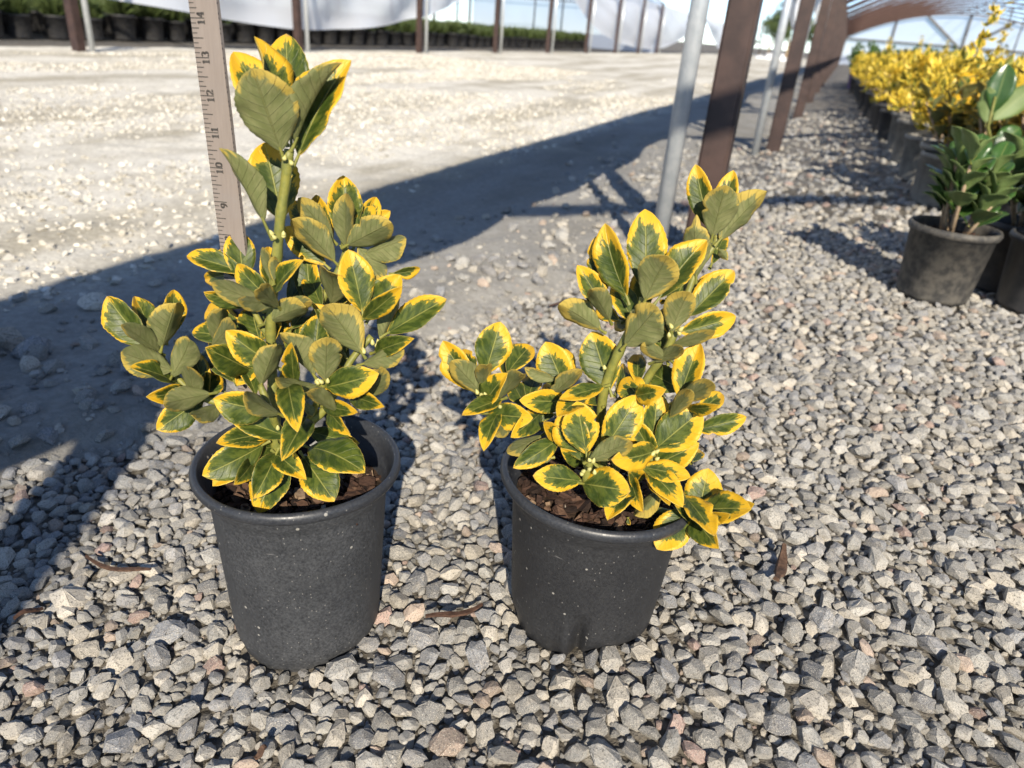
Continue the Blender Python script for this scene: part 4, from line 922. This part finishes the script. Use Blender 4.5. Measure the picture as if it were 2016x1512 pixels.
# ------------------------------------------------------------------ bark pieces lying on the gravel
def bark_piece(px, py, px2, py2, wd, label, bendy=.1, seed=0):
    rr = random.Random(seed); a = on_ground(px, py, .02); b = on_ground(px2, py2, .02); n = 7; v, f = [], []
    for p in (a, b): p.z = gz(nu(p)[0])+.012
    s = (b-a).cross(Vector((0, 0, 1))).normalized()
    for i in range(n+1):
        t = i/n; p = a.lerp(b, t)+s*(bendy*(b-a).length*math.sin(t*3.0)); w_ = wd*(.35+.65*math.sin(math.pi*min(.97, max(.06, t))))*rr.uniform(.75, 1.15); th = wd*.35*rr.uniform(.7, 1.2)
        for (i1, j1) in ((-1, -.6), (1, -1), (.8, .8), (-.7, 1)): v.append(p+s*(i1*w_/2)+Vector((0, 0, j1*th/2+.003*math.sin(t*5+seed))))
    for i in range(n):
        for k in range(4): f.append((i*4+k, i*4+(k+1) % 4, i*4+4+(k+1) % 4, i*4+4+k))
    f += [(3, 2, 1, 0), tuple(n*4+k for k in range(4))]
    me = mesh('bark_piece', v, f); at = me.attributes.new('tint', 'FLOAT', 'POINT'); at.data.foreach_set('value', [.62+.2*rr.random()]*len(v))
    tag(link('bark_piece', me, M['bark']), label, 'bark')
bark_piece(838, 1196, 950, 1180, .0065, 'thin reddish bark strip on the gravel between the two pots', .06, 1)
bark_piece(1512, 1190, 1528, 1120, .011, 'dark red bark flake standing out on the gravel right of the pots', .05, 2)
bark_piece(150, 1018, 285, 1050, .006, 'thin brown twig of bark on the gravel left of the left pot', .08, 3)
bark_piece(495, 1448, 520, 1432, .006, 'small orange bark crumb on the gravel below the left pot', .05, 4)
bark_piece(1180, 560, 1085, 562, .010, 'brown bark strip lying on the shaded ground behind the right shrub', .05, 5)
bark_piece(0, 1135, 60, 1112, .006, 'brown bark sliver on the gravel at the left edge of the picture', .05, 6)

# ------------------------------------------------------------------ potted plants in the beds
def simple_pot(name, r, h, mat):
    pr = [(.001, .002), (r*.80, .002), (r*.82, .01), (r*.95, h*.90), (r*1.0, h*.90), (r*1.03, h*.95), (r*1.0, h), (r*.94, h), (r*.91, h*.93), (r*.88, h*.80)]
    me = lathe_mesh(name, pr, 24); me.materials.append(mat); me.polygons.foreach_set('use_smooth', [True]*len(me.polygons)); return me
def soil_disc(r, z):
    me = lathe_mesh('soil', [(.001, z+.01), (r*.5, z+.008), (r*.92, z)], 18); me.materials.append(M['soil']); return me
def crown_mesh(name, seed, nclump, rad, zb, zt, leafl, mat, per=8, up=.6, tall=0):
    """crown of small folded leaves set in whorls"""
    rr = np.random.RandomState(seed); V, F, E, T = [], [], [], []
    def lf(base, d, side, l, wd, t):
        nrm = np.cross(d, side); k = len(V); m = base+d*l*.52
        V.extend([base, m-side*wd*.5+nrm*wd*.22, m, m+side*wd*.5+nrm*wd*.22, base+d*l-nrm*l*.08]); E.extend([.5, 0, 1, 0, 0]); T.extend([t]*5)
        F.extend([(k, k+2, k+1), (k, k+3, k+2), (k+1, k+2, k+4), (k+2, k+3, k+4)])
    cl = []
    for c in range(nclump):
        a = rr.uniform(0, 6.283); q = rr.uniform(.15, 1)**.55; zz = rr.uniform(0, 1)
        rz = rad*(.55+.55*math.sin(math.pi*(.15+.75*zz))); cl.append((np.array([q*rz*math.cos(a), q*rz*math.sin(a), zb+(zt-zb)*zz*(1-.18*q*q)+rr.normal(0, .015)]), 1.0))
    for s in range(tall):
        a = rr.uniform(0, 6.283); x, y = .3*rad*math.cos(a), .3*rad*math.sin(a); dx, dy = rr.normal(0, .12, 2); hh = rr.uniform(.08, .16)
        for q in np.linspace(0, 1, 5): cl.append((np.array([x+dx*hh*q, y+dy*hh*q, zt+hh*q]), .8-.3*q))
    for c, sc in cl:
        t0 = rr.uniform(0, 1)
        for j in range(per):
            a = rr.uniform(0, 6.283); e = rr.uniform(up-.55, up+.75); out = np.array([c[0], c[1], 0])/(rad+1e-6)*.5
            d = np.array([math.cos(a)*math.cos(e), math.sin(a)*math.cos(e), math.sin(e)])+out; d /= np.linalg.norm(d)
            sd = np.cross(d, [0, 0, 1.0]); sd /= np.linalg.norm(sd)+1e-6; ro = rr.normal(0, .5); sd = sd*math.cos(ro)+np.cross(d, sd)*math.sin(ro)
            l = leafl*rr.uniform(.65, 1.25)*sc; lf(c+d*leafl*.15, d, sd, l, l*rr.uniform(.45, .6), min(1, max(0, t0*.5+rr.uniform(0, .5))))
    me = mesh(name, V, F); me.materials.append(mat)
    for nm, arr in (('edge', E), ('tint', T)):
        at = me.attributes.new(nm, 'FLOAT', 'POINT'); at.data.foreach_set('value', arr)
    return me
def mat_crown(name, yel, yel2, grn, grn2, thr):
    g = NT(name); e = g.attr('edge').outputs['Fac']; t = g.attr('tint').outputs['Fac']; n = g.noise(g.n('TexCoord').outputs['Object'], 90, 3, .6)
    y = g.mix(n, c4(*yel), c4(*yel2)); gr = g.mix(t, c4(*grn), c4(*grn2))
    f = g.smooth(g.math('ADD', g.math('ADD', e, g.math('MULTIPLY', g.math('SUBTRACT', n, .5), .5)), g.math('MULTIPLY', g.math('SUBTRACT', t, .5), .9)), thr, thr+.14)
    c = g.mix(f, y, gr); b = g.pbr(c, .45, spec=.4)
    tr = g.n('BsdfTranslucent', {'Color': c}); ms = g.n('MixShader', {0: .22, 1: b.outputs[0], 2: tr.outputs[0]}); g.t.links.new(ms.outputs[0], g.out.inputs[0]); return g.m
M['gold'] = mat_crown('golden_foliage', (.70, .49, .03), (.78, .60, .10), (.06, .09, .016), (.20, .22, .04), .48)
M['greenfol'] = mat_crown('green_foliage', (.07, .13, .03), (.10, .17, .04), (.03, .07, .018), (.06, .11, .03), .4)
def stem_bundle(r, h, seed):
    rr = random.Random(seed); V, F = [], []
    for k in range(4):
        a = rr.uniform(0, 6.28); p0 = Vector((.012*math.cos(a), .012*math.sin(a), h)); p1 = Vector((r*.5*math.cos(a), r*.5*math.sin(a), h+r*1.0)); me_ = tube_mesh('t', [p0, p0.lerp(p1, .5)+Vector((0, 0, .01)), p1], [.006, .005, .003], 6)
        k0 = len(V); V += [v.co.copy() for v in me_.vertices]; F += [tuple(k0+i for i in p.vertices) for p in me_.polygons]; bpy.data.meshes.remove(me_)
    me = mesh('stem', V, F); me.materials.append(M['woody']); return me
GP_R, GP_H = .112, .19
pot_black, pot_grey, pot_purple = simple_pot('pot', GP_R, GP_H, M['bgpot']), simple_pot('pot', GP_R, GP_H, M['bgpot_grey']), simple_pot('pot', GP_R, GP_H, M['purple'])
soil_g = soil_disc(GP_R, GP_H-.03); stem_g = stem_bundle(.16, GP_H-.03, 4)
gold_crowns = [crown_mesh('foliage', 40+i, 36, .150, GP_H+.02, GP_H+(.25, .28, .24, .30, .26)[i], .050, M['gold'], 9, tall=(0, 1, 0, 0, 0)[i]) for i in range(5)]
green_crowns = [crown_mesh('foliage', 60+i, 46, .16, GP_H+.0, GP_H+.28, .045, M['greenfol'], 8, up=.9) for i in range(2)]
_o1 = ['', 'first', 'second', 'third', 'fourth', 'fifth', 'sixth', 'seventh', 'eighth', 'ninth', 'tenth', 'eleventh', 'twelfth', 'thirteenth', 'fourteenth', 'fifteenth', 'sixteenth', 'seventeenth', 'eighteenth', 'nineteenth']
_ot = {2: ('twentieth', 'twenty'), 3: ('thirtieth', 'thirty'), 4: ('fortieth', 'forty'), 5: ('fiftieth', 'fifty'), 6: ('sixtieth', 'sixty')}
ORD = [_o1[k] if k < 20 else (_ot[k//10][0] if k % 10 == 0 else _ot[k//10][1]+' '+_o1[k % 10]) for k in range(1, 70)]
def put_plant(name, loc, rz, parts, label, cat, group, sc=1.0):
    e = empty(name, loc, rz); e.scale = (sc, sc, sc); tag(e, label, cat, group)
    for nm, me in parts:
        o = bpy.data.objects.new(nm, me); COL.objects.link(o); o.parent = e
    return e
rg = random.Random(22)
for row in range(9):
    n = .42+row*.40; cnt = 0; u = 2.95+(.17 if row % 2 else 0)+(.0 if row < 1 else -.2)
    while u < 12.2:
        p = P(n-.018*(u-3)+rg.gauss(0, .02), u+rg.gauss(0, .02)); p.z = gz(n)-.004; sx, sy, d = proj(p+Vector((0, 0, .35)))
        if sx < 2130:
            greyp = row == 0 and cnt in (1, 2, 3) or rg.random() < .15
            put_plant('golden_shrub', p, rg.uniform(0, 6.28), [('pot', pot_grey if greyp else pot_black), ('soil', soil_g), ('stem', stem_g), ('foliage', gold_crowns[rg.randrange(5)])],
                      'golden euonymus in %s pot, %s back along the %s row from the aisle' % ('dusty grey' if greyp else 'black', ORD[cnt], ORD[row]), 'potted plant', 'golden shrubs in rows inside the hoop house', rg.uniform(.88, 1.10)); cnt += 1
        u += .54
for row in range(5):
    n = .27+row*.36; cnt = 0
    for k in range(8):
        u = 12.3+k*.42; p = P(n, u); p.z = gz(n)-.004
        first = row == 0 and k < 2
        put_plant('green_shrub', p, rg.uniform(0, 6.28), [('pot', pot_purple if first else pot_black), ('soil', soil_g), ('stem', stem_g), ('foliage', green_crowns[rg.randrange(2)])],
                  'green shrub in %s pot behind the golden shrubs, %s back in %s row' % ('purple' if first else 'black', ORD[k], ORD[row]), 'potted plant', 'green shrubs at the far end of the beds', rg.uniform(1.15, 1.35) if k < 3 else rg.uniform(.8, .95))

# three nearer green plants at the right edge, leaf by leaf
def near_green(px, py, r, h, label, nsh, seed, mats, extra=None, lean=0, mat_pot_='bgpot', spread=1.0, hgt=1.0):
    rr = random.Random(seed); c = on_ground(px, py, gz(.4)); t = empty('potted_shrub', c); tag(t, label, 'potted plant')
    o = link('pot', simple_pot('pot', r, h, M[mat_pot_])); o.parent = t
    make_soil(t, h-.028, r*.88, seed, 160, .008)
    for s in range(nsh):
        a = 6.283*s/nsh+rr.uniform(-.5, .5); ln = rr.uniform(.07, .15)*hgt; ti = rr.uniform(.15, .95)*spread
        base = Vector((.02*math.cos(a), .02*math.sin(a), h-.03)); d = Vector((math.cos(a)*math.sin(ti), math.sin(a)*math.sin(ti), math.cos(ti)))
        pts = [base, base+d*ln*.5+Vector((0, 0, .01)), base+d*ln+Vector((0, 0, .03))]
        so = link('stem', tube_mesh('stem', pts, [.005, .004, .003], 7), M['woody'], smooth=True); so.parent = t
        for k in range(rr.randint(10, 12)):
            q = .28+.72*(k/11); b = pts[0].lerp(pts[2], q)+Vector((0, 0, .012*q)); aa = k*2.2+rr.uniform(-.4, .4); e = .15+.9*q*rr.uniform(.7, 1.1)
            dd = (Vector((math.cos(aa)*math.cos(e), math.sin(aa)*math.cos(e), math.sin(e)))+d*.25).normalized(); L = rr.uniform(.055, .085)
            nt = Vector((-math.cos(aa)*math.sin(e), -math.sin(aa)*math.sin(e), math.cos(e)))
            lo_ = link('leaf', leaf_mesh(b, b+dd*L, L*rr.uniform(.56, .72), nt, rr.uniform(10, 28), rr.uniform(.02, .08), rr.uniform(.02, .1), seed*100+s*20+k, NR=12, NC=2, mats=mats)); lo_.parent = t
    return t
GM = (M['green_top'], M['green_under'], M['stem'])
near_green(1832, 582, .084, .150, 'green leaved shrub in mud flecked black pot, nearest at the right of the aisle', 7, 71, GM, mat_pot_='mudpot', spread=.75)
near_green(1975, 570, .088, .150, 'green leaved shrub in dark pot half hidden behind the mud flecked pot', 7, 72, GM, hgt=1.2, spread=.8)
near_green(2040, 610, .094, .150, 'green leaved shrub in dark pot cut by the right picture edge', 9, 73, GM, hgt=1.1)
near_green(1850, 405, .105, .17, 'gold leaved shrub in dusty grey pot just behind the mud flecked pot', 11, 74, (M['gold_top'], M['leaf_under'], M['stem']), mat_pot_='bgpot_grey', hgt=1.5)
near_green(1985, 445, .105, .17, 'gold leaved shrub behind the nearest green shrubs at the right edge', 12, 75, (M['gold_top'], M['leaf_under'], M['stem']), hgt=1.7)
near_green(1915, 425, .105, .17, 'gold leaved shrub between the dusty grey pot and the right edge', 12, 76, (M['gold_top'], M['leaf_under'], M['stem']), hgt=1.7)
# tall green shoot with large leaves standing above the golden shrubs
sh = empty('potted_shrub', on_ground(1985, 470, .02)); tag(sh, 'tall dark green shoot with large broad leaves rising above golden shrubs at right edge', 'potted plant')
po = link('pot', simple_pot('pot', .10, .18, M['bgpot'])); po.parent = sh
ys = sh.location.y
def P3(px, py, dy=0): return on_y(px, py, ys+dy)
child(link('stem', tube_mesh('stem', [sh.location+Vector((0, 0, .15)), P3(1965, 330), P3(1945, 250), P3(1960, 190)], [.006, .005, .004, .003], 7), M['stem'], smooth=True), sh)
for (b, t, wpx, sd, sdd) in (((1950, 235), (1985, 125), 46, 't', 1), ((1945, 245), (2040, 165), 44, 'u', 2), ((1948, 300), (2010, 250), 50, 't', 3), ((1955, 330), (1905, 280), 44, 't', 4), ((1960, 340), (2030, 310), 48, 'u', 5), ((1940, 250), (1948, 170), 34, 'u', 6)):
    px_leaf(sh, b, t, wpx, sd, ys, .01, seed=900+sdd, NR=14, NC=3, mats=GM, fold=14)

# far bed across the road: feathery green shrubs in black pots
fp_pot = simple_pot('pot', .15, .27, M['bgpot']); fp_soil = soil_disc(.15, .24)
def feather(name, seed):
    rr = np.random.RandomState(seed); V, F, T, E = [], [], [], []
    for i in range(420):
        a = rr.uniform(0, 6.283); q = rr.uniform(0, 1)**.6; b = np.array([.10*q*math.cos(a), .10*q*math.sin(a), .25+rr.uniform(0, .12)])
        e = rr.uniform(.45, 1.5); d = np.array([math.cos(a)*math.cos(e), math.sin(a)*math.cos(e), math.sin(e)]); l = rr.uniform(.10, .24); s = np.cross(d, [math.sin(a*3), math.cos(a*3), .3]); s /= np.linalg.norm(s)+1e-6; w_ = rr.uniform(.006, .014)
        k = len(V); V.extend([b-s*w_*.6, b+s*w_*.6, b+d*l*.6+s*w_, b+d*l+np.array([0, 0, -.02]), b+d*l*.6-s*w_]); T.extend([rr.uniform(0, 1)]*5); E.extend([.8, .8, .3, 0, .3]); F.append((k, k+1, k+2, k+3, k+4))
    me = mesh(name, V, F); me.materials.append(M['feather'])
    for nm, arr in (('edge', E), ('tint', T)):
        at = me.attributes.new(nm, 'FLOAT', 'POINT'); at.data.foreach_set('value', arr)
    return me
M['feather'] = mat_crown('feathery_green', (.10, .14, .045), (.14, .18, .06), (.04, .065, .022), (.08, .11, .035), .45)
feathers = [feather('foliage', 80+i) for i in range(4)]
for row in range(5):
    cnt = 0; u = 4.6+.2*(row % 2)
    while u < 29:
        p = Q(-8.75-row*.44+rg.gauss(0, .03), u+rg.gauss(0, .03), -.07); sx, sy, d = proj(p+Vector((0, 0, .3)))
        if -160 < sx and sy > -120:
            put_plant('feathery_shrub', p, rg.uniform(0, 6.28), [('pot', fp_pot), ('soil', fp_soil), ('foliage', feathers[rg.randrange(4)])], 'feathery green shrub in black pot across the road, %s along the %s row' % (ORD[cnt], ORD[row]), 'potted plant', 'feathery shrubs inside the far hoop house', rg.uniform(.9, 1.12)); cnt += 1
        u += .46 if u < 14 else .55

# ------------------------------------------------------------------ distance: trees and heaped plastic
def tree(px, dist, h, wd, label, bare=False, seed=1):
    rr = np.random.RandomState(seed); d = ray(px, 105); d = Vector((d.x, d.y, 0)).normalized(); c = d*dist; c.z = -.1
    t = empty('tree', c); tag(t, label, 'tree')
    V, F = [], []; tips = []
    def grow(p, dr, l, r, lev):
        q = p+dr*l; me_ = tube_mesh('t', [p, p.lerp(q, .5)+Vector(rr.normal(0, l*.03, 3)), q], [r, r*.85, r*.7], 6, False); k0 = len(V); V.extend([v.co.copy() for v in me_.vertices]); F.extend([tuple(k0+i for i in x.vertices) for x in me_.polygons]); bpy.data.meshes.remove(me_)
        if lev == 0: tips.append(q); return
        for _ in range(3):
            nd = (dr+Vector(rr.normal(0, .48, 3))+Vector((0, 0, .12))).normalized(); grow(q, nd, l*rr.uniform(.6, .8), r*.6, lev-1)
        tips.append(q)
    grow(Vector((0, 0, 0)), Vector((0, 0, 1)), h*.28, h*.022, 4)
    o = link('trunk', mesh('trunk', V, F), M['woody']); o.parent = t
    V, F, E, T = [], [], [], []
    for q in tips:
        for _ in range(5 if bare else 34):
            b = np.array(q)+rr.normal(0, h*.05, 3)*np.array([wd, wd, 1]); d1 = rr.normal(0, 1, 3); d1 /= np.linalg.norm(d1); d2 = np.cross(d1, rr.normal(0, 1, 3)); d2 /= np.linalg.norm(d2)+1e-6; l = h*rr.uniform(.012, .026)
            k = len(V); V.extend([b, b+d1*l+d2*l*.6, b+d1*l*2, b+d1*l-d2*l*.6]); F.append((k, k+1, k+2, k+3)); E.extend([1, 0, 0, 0]); T.extend([rr.uniform(0, 1)]*4)
    me = mesh('crown', V, F); me.materials.append(M['drytree'] if bare else M['treefol'])
    for nm, arr in (('edge', E), ('tint', T)):
        at = me.attributes.new(nm, 'FLOAT', 'POINT'); at.data.foreach_set('value', arr)
    o = link('crown', me); o.parent = t
M['treefol'] = mat_crown('tree_foliage', (.07, .11, .03), (.10, .14, .04), (.035, .06, .018), (.06, .09, .03), .5)
M['drytree'] = mat_crown('dry_twigs', (.26, .17, .11), (.30, .20, .14), (.20, .12, .08), (.25, .16, .1), .5)
tree(1548, 62, 4.6, 1.1, 'tall green tree left of the white hanging curtain in the distance', False, 3)
tree(1512, 60, 2.6, 1.3, 'low green bush in the distance left of the green tree', False, 4)
tree(1494, 64, 3.0, 1.2, 'bare reddish brown tree in the distance right of the nearest brown post', True, 5)
tree(1528, 68, 3.6, 1.2, 'bare brown tree in the distance between green trees', True, 6)
tree(1575, 66, 3.4, 1.2, 'green tree in the distance partly hidden by the second brown post', False, 7)
tree(1440, 80, 3.0, 1.4, 'green tree in the far distance behind the nearest brown post', False, 8)
def heap():
    V, F = [], []; a = on_ground(1488, 106, 0); b = on_ground(1568, 113, 0)
    d0 = ray(1486, 110); d1 = ray(1572, 110); p0 = Vector((d0.x, d0.y, 0)).normalized()*46; p1 = Vector((d1.x, d1.y, 0)).normalized()*46
    n, k = 30, 8; s = Vector((0, 0, 1)).cross(p1-p0).normalized()
    for i in range(n+1):
        t = i/n; p = p0.lerp(p1, t); hh = .30*(math.sin(math.pi*t)**.4)*(1+.3*math.sin(t*23)+.2*math.sin(t*51))
        for j in range(k+1):
            a = math.pi*j/k; V.append(p+s*(math.cos(a)*.8)+Vector((0, 0, math.sin(a)*hh*(1+.15*math.sin(i*2.3+j*1.9))-.1)))
    for i in range(n):
        for j in range(k): F.append((i*(k+1)+j, i*(k+1)+j+1, (i+1)*(k+1)+j+1, (i+1)*(k+1)+j))
    tag(link('plastic_heap', mesh('plastic_heap', V, F), M['curtain'], smooth=True), 'low heap of crumpled white plastic in front of the distant trees', 'plastic sheet')
heap()
